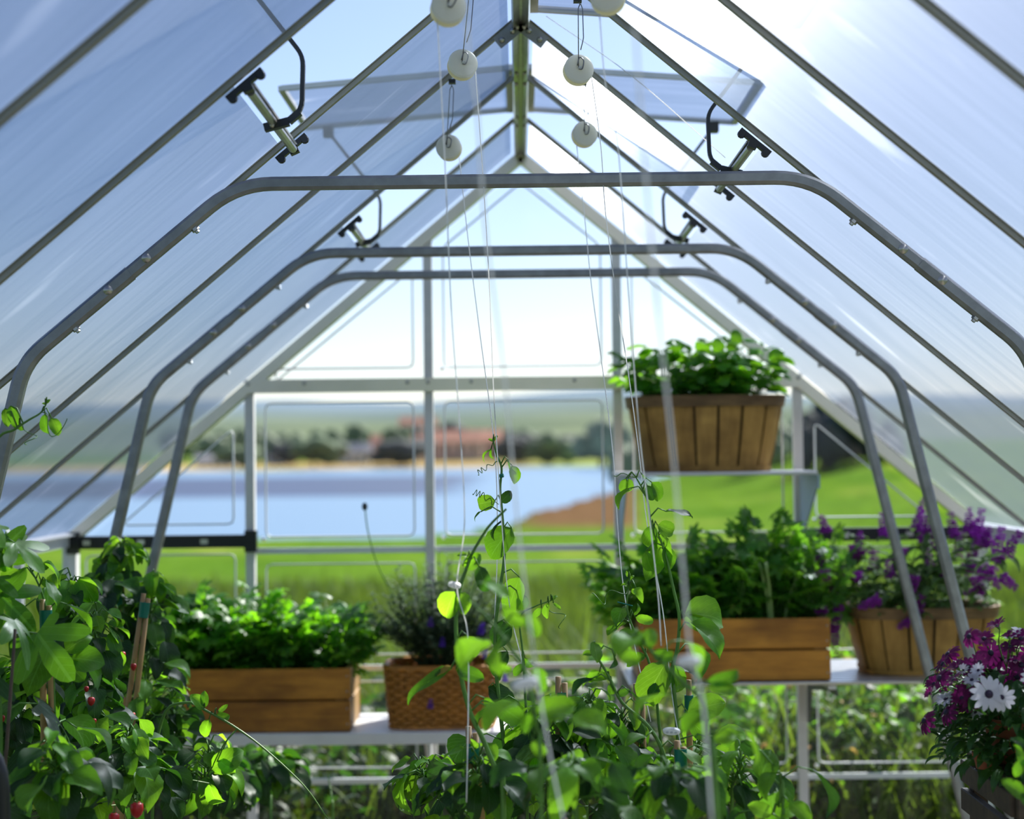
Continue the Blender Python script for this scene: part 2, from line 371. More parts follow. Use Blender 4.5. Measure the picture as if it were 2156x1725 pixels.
for k in (-1, 0, 1, 2, 3):
    for side in (-1, 1):
        y = yk(k); mb = MB(); nrm = V(side * math.sin(TH), 0, math.cos(TH))
        if k == 1:
            a, b = slope_pt(side, 0, y - .016, -.006), slope_pt(side, .075, y - .016, -.004); mb.bar(a, b, .004, .03); br = mb.build('ridge_bracket', 'steel', ceil)
            for s in (.016, .03, .062): MB().ball(slope_pt(side, s, y - .02, -.006), .007, 8, 4).build('bolt', 'bolt', br, True)
        else:
            MB().ball((side * .011, y, zr - .018), .006, 8, 4).build('bolt', 'bolt', ceil, True)
            MB().ball((side * .009, y - .12, zr - .018), .0045, 8, 4).build('bolt', 'bolt', ceil, True)

# roof vents, propped open
def vent(side, k, num):
    y0, y1, ym = yk(k), yk(k + 1), yk(k + .5)
    w = root('window_%d' % num, (side * .02, ym, zr), ('left' if side < 0 else 'right') + ' slope roof vent propped open, ' + ('nearer' if num in (1, 3) else 'farther') + ' of the two', 'roof vent', kind='structure')
    hx, hz = .024, zr + .030; ex, ez = hx + .612, hz - .048
    def P(t, y, dz=0): return V(side * (hx + (ex - hx) * t), y, hz + (ez - hz) * t + dz)
    a = y0 + .012; b = y1 - .012
    mb = MB(); q = [P(0, a), P(0, b), P(1, b), P(1, a)]; mb.add(q, [(3, 2, 1, 0) if side > 0 else (0, 1, 2, 3)]); mb.build('vent_sheet', 'ventR' if side > 0 else 'ventL', w)
    for y in (a, b): MB().bar(P(0, y), P(1, y), .012, .014).build('side_rail', 'alu_matt', w)
    MB().bar(P(1, a), P(1, b), .014, .018, (0, 0, 1)).build('bottom_rail', 'alu_matt', w)
    MB().bar(P(0.01, a), P(0.01, b), .02, .02, (0, 0, 1)).build('hinge_rail', 'alu_matt', w)
    # sill bar across the opening, with black end connectors
    sa, sb = slope_pt(side, VL - .02, y0 + .02, -.012), slope_pt(side, VL - .02, y1 - .02, -.012)
    MB().tube([sa, sb], .0085, 10).bar(sa + V(0, 0, .012), sb + V(0, 0, .009), .003, .017, (0, 0, 1)).build('sill_bar', 'alu', w)
    for e, yy in ((sa, y0), (sb, y1)):
        mb = MB(); mb.bar(slope_pt(side, VL - .058, yy, -.004), slope_pt(side, VL + .018, yy, -.004), .014, .010)
        mb.bar(slope_pt(side, VL - .022, yy, -.004), slope_pt(side, VL - .018, yy, -.018), .018, .018); c = mb.build('bar_connector', 'black', w)
        for s in (-.05, .01): MB().lathe([(.007, -.004), (.0085, 0), (.007, .006)], 10, Matrix.Translation(slope_pt(side, VL + s, yy - .004, -.010)) @ Quaternion((1, 0, 0), PI / 2).to_matrix().to_4x4()).build('knob', 'black', c, True, 40)
    # push arm
    s0 = slope_pt(side, VL - .02, ym, -.012)
    def Q(dx, dz): return s0 + V(side * dx, 0, dz)
    mb = MB(); pts = roundcorners([Q(.012, -.008), Q(-.02, -.004), Q(-.052, .022), Q(-.055, .12), Q(.09, .31)], .018, 4)
    for p, q in zip(pts, pts[1:]): mb.bar(p, q, .011, .008)
    arm = mb.build('push_arm', 'black', w)
    mb = MB(); mb.bar(Q(.016, -.010), Q(-.028, .001), .018, .014); mb.bar(Q(-.028, .001), Q(-.048, .018), .016, .012); mb.build('arm_catch', 'black', arm)
    MB().ball(Q(.0, -.008) - V(0, .014, 0), .005, 8, 4).build('rivet', 'bolt', arm, True)
    mb = MB(); mb.box(*[tuple(Q(.09, .31) + V(d, d * 1.2, d)) for d in (-.014, .014)]); mb.build('arm_hinge', 'black', w)
for s in VENT:
    for k, n in VENT[s].items(): vent(s, k, n)

# far gable wall
wf = root('wall_far', (0, G, 0), 'far gable wall of clear panes between pale aluminium posts', 'wall', kind='structure')
XP, XQ = .312, .905
zc = at(700, 813, G).z; z1 = at(800, 1158, G).z; z2 = at(1200, 1402, G).z; z3 = at(800, 1645, G).z; zb = at(330, 1141, G).z
def gbar(name, a, b, w, d, m='alu_matt', y=G): return MB().bar((a[0], y, a[1]), (b[0], y, b[1]), d, w).build(name, m, wf)
for sx in (-1, 1):
    gbar('post', (sx * XP, 0), (sx * XP, roofz(XP) - .01), .030, .034)
    gbar('post', (sx * XQ, 0), (sx * XQ, zc + .02), .030, .034)
    gbar('corner_post', (sx * HW, 0), (sx * HW, EZ - .03), .045, .045)
    gbar('gable_rafter', (0, EZ + RZ - .012), (sx * (HW + .01), EZ - .012), .036, .05, 'beam')
    o = gbar('eave_bar', (sx * (HW - .02), zb), (sx * (XQ - .02), zb), .042, .03, 'black', G - .012)
    for q in (XQ - .005, HW - .015): MB().box((sx * q - .02, G - .04, zb - .035), (sx * q + .02, G - .015, zb + .035)).build('bar_connector', 'black', o)
    for q in (.25, .6, .9): MB().box((sx * (XQ + (HW - XQ) * q) - .012, G - .030, zb - .008), (sx * (XQ + (HW - XQ) * q) + .012, G - .026, zb + .008)).build('clip', 'alu', o)
o = gbar('crossbeam', (-XQ - .01, zc), (XQ + .01, zc), .044, .03, 'beam', G - .02)
for x in (-.72, -.38, -.17, .17, -XP, XP, -XQ, XQ): MB().ball((x, G - .036, zc + .008), .007, 8, 4).build('screw', 'bolt', o, True)
for z, w in ((z1, .020), (z2, .018), (z3, .018)):
    gbar('glazing_rail', (-XQ if z == z1 else -HW, z), (XQ if z == z1 else HW, z), w, .012, 'rim', G + .004)
def inset(poly, d):
    out = []; n = len(poly)
    for i in range(n):
        p, q, r = Vector(poly[i - 1]), Vector(poly[i]), Vector(poly[(i + 1) % n]); a = (q - p).normalized(); b = (r - q).normalized()
        na, nb = Vector((-a.y, a.x)), Vector((-b.y, b.x)); k = (na + nb); k = k / max(.2, k.dot(na)); out.append(q + k * d)
    return out
def pane(poly, rim=True, stud=True):
    mb = MB(); mb.add([(x, G + .004, z) for x, z in poly], [tuple(range(len(poly)))]); o = mb.build('pane', 'pane', wf)
    if rim:
        c = [V(p[0], G - .002, p[1]) for p in inset(poly, .036)]; c2 = []
        for i in range(len(c)):
            a, b, d = c[i - 1], c[i], c[(i + 1) % len(c)]; r = .02
            p, q = b + (a - b).normalized() * r, b + (d - b).normalized() * r; c2 += [p, b * .5 + (p + q) * .25, q]
        MB().tube(c2, .0032, 5, True).build('pane_rim', 'rim', o, True)
        if stud: MB().ball(inset(poly, .03)[0].to_3d().xzy + V(0, G - .01, 0), .0075, 8, 5).build('stud', 'chrome', o, True)
for x0, x1 in ((-HW, -XQ), (-XQ, -XP), (-XP, XP), (XP, XQ), (XQ, HW)):
    outer = x0 == -HW or x1 == HW
    zs = [0, z3, z2, zb if outer else z1]
    for a, b in zip(zs, zs[1:]): pane([(x0 + .015, a + .008), (x1 - .015, a + .008), (x1 - .015, b - .008), (x0 + .015, b - .008)], b != z3)
    if outer:
        s = -1 if x0 < 0 else 1; xi = XQ + .02
        pl = [(s * xi, zb + .02), (s * (HW - .07), zb + .02), (s * xi, roofz(xi) - .05)]; pane(pl if s > 0 else [pl[1], pl[0], pl[2]])
    else:
        pane([(x0 + .015, z1 + .01), (x1 - .015, z1 + .01), (x1 - .015, zc - .02), (x0 + .015, zc - .02)])
        zt = zc + .022
        if x0 == -XP: pane([(x0 + .015, zt), (x1 - .015, zt), (x1 - .015, roofz(x1) - .03), (0, EZ + RZ - .05), (x0 + .015, roofz(x0) - .03)])
        else:
            s = -1 if x0 < 0 else 1; a, b = XP + .015, XQ - .05
            pl = [(s * a, zt), (s * b, zt), (s * b, max(zt + .01, roofz(b) - .03)), (s * a, roofz(a) - .03)]; pane(pl if s > 0 else [pl[1], pl[0], pl[3], pl[2]])

# side walls and back wall
for side, nm in ((-1, 'left'), (1, 'right')):
    w = root('wall_' + nm, (side * HW, 2, 0), nm + ' side wall of clear panes below the roof eave', 'wall', kind='structure'); x = side * (HW + .004)
    for k in range(KMIN, 4):
        MB().box((x - .012, yk(k) - .014, 0), (x + .012, yk(k) + .014, EZ - .03)).build('post', 'alu_matt', w)
        for a, b in ((.03, .66), (.68, EZ - .03)):
            mb = MB(); mb.add([(x, yk(k) + .015, a), (x, yk(k + 1) - .015, a), (x, yk(k + 1) - .015, b), (x, yk(k) + .015, b)], [(0, 1, 2, 3)]); mb.build('pane', 'pane', w)
    for z in (.015, .67): MB().box((x - .012, YB, z - .012), (x + .012, G - .02, z + .012)).build('rail', 'alu_matt', w)
wb = root('wall_back', (0, YB, 0), 'back gable wall of clear panes behind the viewer', 'wall', kind='structure')
for x in (-HW, -.5, .5, HW): MB().box((x - .016, YB - .03, 0), (x + .016, YB - .005, roofz(x) - .02)).build('post', 'alu_matt', wb)
mb = MB(); mb.add([(-HW, YB - .02, 0), (HW, YB - .02, 0), (HW, YB - .02, EZ), (0, YB - .02, EZ + RZ), (-HW, YB - .02, EZ)], [(0, 1, 2, 3, 4)]); mb.build('pane', 'pane', wb)
fl = MB().box((-HW, YB, -.06), (HW, G + .02, 0)).build('floor', 'gravel'); tag(fl, 'gravel floor inside the greenhouse', 'floor', kind='structure')

# bent tube braces
def sweep_rect(path, w, d, y):
    """path in (x,z); tube w in plane, d along y"""
    mb = MB(); n = len(path); ch = .22; vs = []
    pr = [(-.5, -.5 + ch), (-.5 + ch, -.5), (.5 - ch, -.5), (.5, -.5 + ch), (.5, .5 - ch), (.5 - ch, .5), (-.5 + ch, .5), (-.5, .5 - ch)]
    for i in range(n):
        a = path[max(0, i - 1)]; b = path[min(n - 1, i + 1)]; t = (b - a).normalized(); nn = Vector((-t.y, t.x))
        for u, v in pr: q = path[i] + nn * (u * w); vs.append((q.x, y + v * d, q.y))
    fs = [(i * 8 + k, i * 8 + (k + 1) % 8, (i + 1) * 8 + (k + 1) % 8, (i + 1) * 8 + k) for i in range(n - 1) for k in range(8)] + [tuple(range(8)), tuple((n - 1) * 8 + k for k in range(8))[::-1]]
    mb.add(vs, fs); return mb
def rc2(pts, r): return [Vector((p.x, p.z)) for p in roundcorners([V(a, 0, b) for a, b in pts], r, 7)]
def truss(k, label):
    y = yk(k) - .024; t = root('tube_brace', (0, y, 0), label, 'brace', 'bent tube braces across the greenhouse')
    A, B = (.5615, EZ + .7939), (.9801, EZ + .4501); f = lambda s: (A[0] + (B[0] - A[0]) * s, A[1] + (B[1] - A[1]) * s)
    sweep_rect(rc2([(-f(.55)[0], f(.55)[1]), (-A[0], A[1]), A, f(.55)], .07), .026, .021, y).build('arch_tube', 'steel', t, True, 35)
    for s in (-1, 1):
        ft = (1.407, .012)
        sweep_rect(rc2([(s * f(.5)[0], f(.5)[1]), (s * B[0], B[1]), (s * ft[0], ft[1])], .05), .0285, .0235, y).build('side_tube', 'steel', t, True, 35)
        MB().box((s * ft[0] - .03, y - .03, 0), (s * ft[0] + .03, y + .03, .008)).build('foot_plate', 'steel', t)
        for q in (.42, .6):
            p = f(q); MB().lathe([(.0095, 0), (.0095, .002), (.006, .005), (.001, .006)], 10, Matrix.Translation((s * p[0], y - .010, p[1])) @ Quaternion((1, 0, 0), PI / 2).to_matrix().to_4x4()).build('screw', 'bolt', t, True, 40)
        for q in (.22, .78):
            p = f(q); c = V(s * (p[0] - .013 * math.sin(TH)), y, p[1] - .013 * math.cos(TH)); nn = V(-s * math.sin(TH), 0, -math.cos(TH))
            mb = MB(); mb.tube([c, c + nn * .006], .008, 6); mb.tube([c + nn * .006, c + nn * .011], .0045, 6); mb.build('nut', 'bolt', t)
truss(0, 'nearest bent steel tube brace, in sharp focus, spanning the greenhouse')
truss(2, 'middle of the three bent steel tube braces across the greenhouse')
truss(3, 'farthest bent steel tube brace, closest to the gable wall')

# ------------------------------------------------------------ outdoors: land, lake, trees, houses, grass
LAKE_Z = -3.0
def vnoise(x, y, s):
    return (np.sin(x / s * 1.7 + 1.3 * np.sin(y / s * .9)) + np.sin(y / s * 1.9 + 1.1 * np.sin(x / s * 1.1 + 2)) + .5 * np.sin((x + y) / s * 3.7)) / 2.5
def smooth(a, b, x):
    t = np.clip((x - a) / (b - a), 0, 1); return t * t * (3 - 2 * t)
def near_shore(x): return np.interp(x, [-900, -60, -6, -1, 0, 4, 13.5, 60, 110, 200], [92, 90, 88, 98, 116, 142, 205, 400, 600, 900])
def land(x, y):
    """height and cover colour of the ground outside"""
    yn = near_shore(x) + 2.5 * vnoise(x, y, 9); yf = 585 + 14 * vnoise(x, y, 60)
    d = np.minimum(y - yn, yf - y)                       # >0 : water
    back = smooth(8, 70, np.abs(y)) * -2.7
    zn = back + .10 * vnoise(x, y, 6) * smooth(7, 14, np.hypot(x, y))
    right = smooth(6, 40, x - .02 * y) * smooth(20, 220, y)
    zn = zn + right * 5.6
    zf = LAKE_Z + .4 + smooth(585, 900, y) * 4 + smooth(900, 3200, y) * 105 * (1 + .22 * vnoise(x, 0 * y, 420)) + smooth(900, 3200, y) * 6 * vnoise(x, y, 160)
    z = np.where(y > 500, np.where(y > yf, zf, zn), zn)
    z = np.where(y > yf - 3, np.maximum(zf, z * 0 + LAKE_Z + .3), z)
    z = np.where(d > 0, LAKE_Z - 1.0, np.where(d > -4, np.minimum(z, LAKE_Z + .25 - d * .25), z))
    r = np.hypot(x, y); n1 = vnoise(x, y, 7); n2 = vnoise(x, y, 2.1); n3 = vnoise(x, y, 45)
    g = np.stack([.098 + .028 * n1 + .016 * n2, .185 + .033 * n1 + .02 * n2, .018 + .006 * n1], -1)          # meadow
    dry = np.array([.33, .26, .09]); mix = smooth(.25, .9, n1 * .6 + n2 * .4)[..., None] * .35; g = g * (1 - mix) + dry * mix
    brown = np.array([.15, .085, .045]); bm = (smooth(-2, 3, x + 1) * (1 - smooth(.066, .078, x / np.maximum(y, 1))) * smooth(90, 100, y) * (1 - smooth(240, 275, y)))[..., None]; g = g * (1 - bm) + brown * bm
    gap_shade = (1 - .62 * (1 - smooth(9, 16, r)))[..., None]; g = g * gap_shade  # ground near the glass darkened: shade between grass blades painted in
    fs = (smooth(570, 585, y) * (1 - smooth(690, 760, y)))[..., None]; shore = np.array([.42, .30, .15]) + .05 * n3[..., None]; g = g * (1 - fs) + shore * fs
    gm = (smooth(-.02, .03, x / np.maximum(y, 1)) * fs[..., 0])[..., None] * .8; g = g * (1 - gm) + np.array([.26, .36, .09]) * gm
    fh = smooth(760, 1500, y)[..., None]; hill = np.array([.15, .185, .125]) + np.array([.05, .05, .02]) * vnoise(x, y, 90)[..., None]; g = g * (1 - fh) + hill * fh
    far_haze = smooth(1700, 2600, y)[..., None]; g = g * (1 - far_haze) + np.array([.19, .25, .33]) * far_haze  # hills turn blue with distance, aerial haze mixed into the ground colour
    return z, np.clip(g, .01, 1)
ang = np.radians(np.concatenate([np.arange(-180, -24, 6.), np.arange(-24, 24, .2), np.arange(24, 180, 6.)])); nr = 130
rad = np.concatenate([[5.0], np.geomspace(5.6, 3600, nr - 1)])
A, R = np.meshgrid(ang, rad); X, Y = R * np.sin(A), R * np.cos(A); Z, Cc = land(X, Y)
inside = (np.abs(X) < 1.62) & (Y < G + .1); Z = np.where(R < 7, -.03 + 0 * Z, Z)
na = len(ang); idx = np.arange(nr * na).reshape(nr, na); q = np.stack([idx[:-1, :], idx[1:, :], np.roll(idx, -1, 1)[1:, :], np.roll(idx, -1, 1)[:-1, :]], -1).reshape(-1, 4)[:, ::-1]
cen = nr * na; vv = np.vstack([np.stack([X, Y, Z], -1).reshape(-1, 3), [[0, 0, -.08]]])
fan = [(cen, idx[0, (i + 1) % na], idx[0, i]) for i in range(na)]
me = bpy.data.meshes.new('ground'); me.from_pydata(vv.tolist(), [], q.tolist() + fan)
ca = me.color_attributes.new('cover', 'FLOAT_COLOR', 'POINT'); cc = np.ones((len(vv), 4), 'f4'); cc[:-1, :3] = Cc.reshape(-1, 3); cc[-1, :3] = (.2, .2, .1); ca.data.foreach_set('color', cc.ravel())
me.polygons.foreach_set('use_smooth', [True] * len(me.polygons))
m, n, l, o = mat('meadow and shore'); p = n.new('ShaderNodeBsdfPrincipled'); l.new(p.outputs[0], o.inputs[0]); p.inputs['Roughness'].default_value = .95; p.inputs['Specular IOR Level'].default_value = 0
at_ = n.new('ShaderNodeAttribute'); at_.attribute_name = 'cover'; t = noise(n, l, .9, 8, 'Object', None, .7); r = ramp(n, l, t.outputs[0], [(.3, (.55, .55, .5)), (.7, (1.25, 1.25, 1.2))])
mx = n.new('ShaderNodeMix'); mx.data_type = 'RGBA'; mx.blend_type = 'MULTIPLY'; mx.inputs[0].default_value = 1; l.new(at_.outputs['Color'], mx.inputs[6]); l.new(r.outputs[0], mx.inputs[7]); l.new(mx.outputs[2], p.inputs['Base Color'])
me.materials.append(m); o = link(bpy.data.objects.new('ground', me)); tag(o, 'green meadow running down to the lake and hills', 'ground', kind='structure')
# lake
m, n, l, o = mat('lake water'); p = n.new('ShaderNodeBsdfPrincipled'); l.new(p.outputs[0], o.inputs[0]); p.inputs['Base Color'].default_value = (.10, .19, .30, 1)
p.inputs['Roughness'].default_value = .28; p.inputs['IOR'].default_value = 1.33
geo = n.new('ShaderNodeNewGeometry'); sp = n.new('ShaderNodeSeparateXYZ'); l.new(geo.outputs['Position'], sp.inputs[0])
t = noise(n, l, .016, 3, 'Object', (.35, 1, 1)); t2 = noise(n, l, .7, 4, 'Object', (.5, 1, 1))
def mth(op, a, b=None, c=None):
    k = n.new('ShaderNodeMath'); k.operation = op
    for i, x in enumerate((a, b, c)):
        if x is None: continue
        if isinstance(x, (int, float)): k.inputs[i].default_value = x
        else: l.new(x, k.inputs[i])
    return k.outputs[0]
# a wind-ruffled belt on the far half of the water: rougher and darker than the calm part
yy = mth('ADD', sp.outputs[1], mth('MULTIPLY', mth('SUBTRACT', t.outputs[0], .5), 90)); xx = sp.outputs[0]
band = n.new('ShaderNodeMapRange'); band.interpolation_type = 'SMOOTHSTEP'; l.new(yy, band.inputs[0]); band.inputs[1].default_value = 170; band.inputs[2].default_value = 195
band2 = n.new('ShaderNodeMapRange'); band2.interpolation_type = 'SMOOTHSTEP'; l.new(yy, band2.inputs[0]); band2.inputs[1].default_value = 330; band2.inputs[2].default_value = 420; band2.inputs[3].default_value = 1; band2.inputs[4].default_value = 0
bx = n.new('ShaderNodeMapRange'); bx.interpolation_type = 'SMOOTHSTEP'; l.new(xx, bx.inputs[0]); bx.inputs[1].default_value = -14; bx.inputs[2].default_value = -4; bx.inputs[3].default_value = 1; bx.inputs[4].default_value = 0
bb = mth('MULTIPLY', mth('MULTIPLY', band.outputs[0], band2.outputs[0]), bx.outputs[0])
mc = n.new('ShaderNodeMix'); mc.data_type = 'RGBA'; l.new(bb, mc.inputs[0]); mc.inputs[6].default_value = (.13, .22, .34, 1); mc.inputs[7].default_value = (.035, .055, .12, 1); l.new(mc.outputs[2], p.inputs['Base Color'])
l.new(mth('MULTIPLY_ADD', bb, .25, .3), p.inputs['Roughness'])
b = n.new('ShaderNodeBump'); b.inputs['Strength'].default_value = .25; b.inputs['Distance'].default_value = .2; l.new(t2.outputs[0], b.inputs['Height']); l.new(b.outputs[0], p.inputs['Normal'])
mb = MB(); xs = np.linspace(-700, 320, 26); ys = np.linspace(80, 640, 15)
mb.add([(x, y, LAKE_Z) for y in ys for x in xs], [(j * 26 + i, j * 26 + i + 1, (j + 1) * 26 + i + 1, (j + 1) * 26 + i) for j in range(14) for i in range(25)])
o = mb.build('lake', m); tag(o, 'calm blue lake with a darker ruffled belt beyond the meadow', 'lake', kind='structure')

# trees and houses on the far shore
def crown_mesh(seed, flat=.85):
    r = random.Random(seed); mb = MB()
    for i in range(11):
        a = r.uniform(0, 2 * PI); q = r.uniform(0, .62); h = r.uniform(.25, .95); s = r.uniform(.25, .42) * (1.15 - .5 * abs(h - .5))
        k = len(mb.v); mb.ball((q * math.cos(a), q * math.sin(a), h * flat), s, 9, 6)
        for j in range(k, len(mb.v)):
            v = Vector(mb.v[j]); mb.v[j] = tuple(v + V(r.uniform(-1, 1), r.uniform(-1, 1), r.uniform(-1, 1)) * .05)
    return mb
crowns = [crown_mesh(i, .7 + .15 * (i % 3)) for i in range(4)]
tmesh = {(i, mm): crowns[i].mesh('crown', mm, True) for i in range(4) for mm in ('tree', 'tree_dark', 'tree_pale')}
trk = MB().tube([(0, 0, 0), (0.02, 0, .5), (0, .02, 1)], [.09, .06, .03], 7).mesh('trunk', 'trunk')
def tree(px, dist, h, w, mm, label, group='trees on the far shore'):
    p = CAM + ray(px, 950) * dist; z = float(land(np.array([p.x]), np.array([p.y]))[0][0]); z = max(z, LAKE_Z + .2)
    t = root('tree', (p.x, p.y, z), label, 'tree', group)
    c = inst('crown', tmesh[random.randrange(4), mm], Matrix.Translation((p.x, p.y, z + h * .18)) @ Matrix.Rotation(random.uniform(0, 6), 4, 'Z') @ Matrix.Diagonal((w / 2, w / 2, h * .8, 1)), t)
    inst('trunk', trk, Matrix.Translation((p.x, p.y, z - .3)) @ Matrix.Diagonal((h * .6, h * .6, h * .5, 1)), t)
r_ = random.Random(3); ords = 'first second third fourth fifth sixth seventh eighth ninth tenth eleventh twelfth thirteenth fourteenth fifteenth'.split(); seen = {}
for i in range(32):
    px = 385 + i * 30 + r_.uniform(-7, 7); mm = r_.choice(['tree', 'tree', 'tree_dark', 'tree_pale'])
    side = 'the left outer pane' if px < 515 else 'the pane left of the middle posts' if px < 900 else 'the middle pane' if px < 1290 else 'the pane behind the raised basket'
    seen[side] = seen.get(side, -1) + 1
    tree(px, r_.uniform(650, 1000), r_.uniform(8, 17), r_.uniform(18, 32), mm, '%s tree from left in far tree line, through %s' % (ords[seen[side]], side), 'far shore tree line')
for px, d, h, w, mm, lb in ((500, 640, 9, 24, 'tree', 'broad green tree above the white shed on the far shore'), (660, 630, 10, 30, 'tree', 'broad round green tree at the water left of the clay roofs'), (850, 625, 9, 34, 'tree_dark', 'wide dark tree clump in front of the clay roofs'),
                            (1160, 640, 14, 24, 'tree', 'tall olive tree right of the clay roofs'), (1265, 560, 17, 26, 'tree_pale', 'tall grey-green tree beside the right gable post')):
    tree(px, d, h, w, mm, lb, None)
for i, (px, d, h, w) in enumerate(((1728, 150, 7.0, 7), (1765, 160, 7.4, 8), (1800, 150, 5.4, 7), (1835, 155, 4.6, 7), (1870, 150, 3.0, 6))):
    tree(px, d, h * .9, w * .8, 'tree_dark', ['tallest dark tree', 'second dark tree', 'middle dark tree', 'fourth dark tree', 'shortest dark tree'][i] + ' of the clump showing under the right roof slope', 'dark trees beyond the meadow')
for i, (px, d, h, w) in enumerate(((1605, 170, 5.2, 6), (1640, 180, 5.6, 8), (1330, 200, 5.4, 8))):
    tree(px, d, h, w, 'tree_pale', ['grey-green tree just right of the raised basket', 'grey-green tree close to the outer right post', 'grey-green tree at the left of the raised basket'][i], 'trees across the meadow')
def house(px, py, dist, w, dp, h, rh, wallm, roofm, label):
    p = CAM + ray(px, py) * dist; z = float(land(np.array([p.x]), np.array([p.y]))[0][0]); c = V(p.x, p.y, z)
    t = root('house', c, label, 'house', 'houses on the far shore'); x, y = p.x, p.y; a, b = w / 2, dp / 2
    MB().box((x - a, y - b, z - 1), (x + a, y + b, z + h)).build('wall', wallm, t)
    mb = MB(); e = .6; mb.add([(x - a - e, y - b - e, z + h), (x + a + e, y - b - e, z + h), (x + a + e, y + b + e, z + h), (x - a - e, y + b + e, z + h), (x - a - e, y, z + h + rh), (x + a + e, y, z + h + rh)], [(0, 1, 5, 4), (2, 3, 4, 5), (0, 4, 3), (1, 2, 5), (3, 2, 1, 0)]); rf = mb.build('roof', roofm, t)
    MB().box((x + a * .4, y, z + h + rh * .4), (x + a * .4 + 1, y + 1, z + h + rh + 1.2)).build('chimney', wallm, rf)
    nwin = max(2, int(w / 6))
    for i in range(nwin):
        xx = x - a + (i + .5) * w / nwin; MB().box((xx - .8, y - b - .08, z + h * .45), (xx + .8, y - b + .05, z + h * .8)).build('window_pane', 'glassdark', t)
    MB().box((x - .7, y - b - .1, z), (x + .7, y - b + .05, z + 2.2)).build('door', 'trunk', t)
house(835, 915, 720, 22, 12, 7, 5.5, 'housewall_pink', 'roof_tile', 'pink house with clay roof left of the middle post')
house(955, 915, 740, 26, 14, 8.5, 5.5, 'housewall_pink', 'roof_tile', 'pink clay-roofed house seen just right of the middle post')
house(1020, 915, 760, 22, 14, 9, 5, 'housewall_pink', 'roof_tile', 'clay-roofed house behind the strings in the middle pane')
house(580, 925, 690, 7, 7, 3.6, 1.6, 'housewall', 'roof_slate', 'small white shed near the water under green trees')
house(745, 920, 700, 14, 9, 5, 4, 'housewall', 'roof_slate', 'slate-roofed grey house between the trees')
house(455, 925, 680, 16, 9, 3, 2, 'housewall', 'roof_slate', 'low slate-roofed house seen through the left outer pane')
house(880, 880, 1000, 22, 14, 18, 6, 'housewall', 'roof_tile', 'tall pale house up the slope behind the clay roofs')

# grass outside the glass
def blades(name, nb, xr, yr, hr, wd_, m, label, lean=.5, dens=None, clump=0):
    x = rng.uniform(*xr, nb); y = rng.uniform(*yr, nb)
    if clump:
        cx = rng.uniform(*xr, clump); cy_ = rng.uniform(*yr, clump); k = rng.integers(0, clump, nb); x = cx[k] + rng.normal(0, .12, nb); y = cy_[k] + rng.normal(0, .12, nb)
    y = np.maximum(y, G + .12); z = np.where(np.hypot(x, y) < 7, -.03, land(x, y)[0]) - .02; h = rng.uniform(*hr, nb) * rng.uniform(.5, 1, nb); a = rng.uniform(0, 2 * PI, nb); ln = rng.uniform(.1, lean, nb) * h
    w = wd_ * rng.uniform(.6, 1.3, nb); ux, uy = np.cos(a), np.sin(a); px_, py_ = -uy, ux
    P = []
    for t, ws in ((0, 1), (.4, .9), (.75, .6), (1, 0)):
        cxx, cyy, cz = x + ux * ln * t ** 2, np.maximum(y + uy * ln * t ** 2, G + .05), z + h * (t - .25 * t * t * ln / h)
        if ws: P += [np.stack([cxx - px_ * w * ws, cyy - py_ * w * ws, cz], -1), np.stack([cxx + px_ * w * ws, cyy + py_ * w * ws, cz], -1)]
        else: P += [np.stack([cxx, cyy, cz], -1)]
    vtx = np.stack(P, 1).reshape(-1, 3); b = np.arange(nb)[:, None] * 7
    qd = np.concatenate([b + np.array([0, 1, 3, 2]), b + np.array([2, 3, 5, 4])]); tr = b + np.array([4, 5, 6])
    me = bpy.data.meshes.new(name); me.from_pydata(vtx.tolist(), [], qd.tolist() + tr.tolist()); me.materials.append(M[m]); me.polygons.foreach_set('use_smooth', [True] * len(me.polygons))
    o = link(bpy.data.objects.new(name, me)); return tag(o, label, 'grass', kind='stuff')
blades('grass', 26000, (-3.2, 3.2), (5.5, 10.5), (.35, .95), .0055, 'blade', 'tall green grass growing right outside the gable wall', .8)
blades('meadow_grass', 22000, (-7, 8), (10, 26), (.2, .55), .010, 'blade', 'shorter meadow grass farther down the slope', .7)
blades('dry_grass', 1100, (-2.6, 2.8), (5.6, 10), (.4, .9), .0022, 'straw', 'thin dry straw stalks among the tall grass', .5)
blades('broad_grass', 2600, (.2, 2.6), (5.55, 7.4), (.6, 1.25), .010, 'blade', 'long arching broad grass leaves outside the right panes', 1.1, clump=36)

# ------------------------------------------------------------ shelves
YF_L, YB_ = 4.92, 5.30
sl = at(385, 1548, YF_L); sr = at(1075, 1548, YF_L); ZL = sl.z
t = root('shelf', (sl.x / 2 + sr.x / 2, 5.1, ZL - .03), 'solid grey metal shelf under the left crate and the wicker basket', 'shelf')
cbox((sl.x, YF_L, ZL - .006), (sr.x, YB_, ZL), .001).build('shelf_plate', 'alu_pale', t)
cbox((sl.x, YF_L - .002, ZL - .036), (sr.x, YF_L + .008, ZL - .001), .002).build('front_lip', 'alu_pale', t)
for x in (sl.x + .1, -XP): 
    mb = MB(); mb.add([(x + dx, y, z) for dx in (-.003, .003) for y, z in ((YF_L + .02, ZL - .007), (YB_, ZL - .007), (YB_, ZL - .24), (YB_ - .03, ZL - .24), (YF_L + .02, ZL - .03))], [(0, 1, 2, 3, 4), (9, 8, 7, 6, 5)] + [(i, i + 5, (i + 1) % 5 + 5, (i + 1) % 5) for i in range(5)]); mb.build('bracket', 'alu_pale', t)
YF_R = 4.80
rl = at(1325, 1438, YF_R); rr = at(2075, 1432, YF_R); ZR_ = at(1600, 1437, YF_R).z
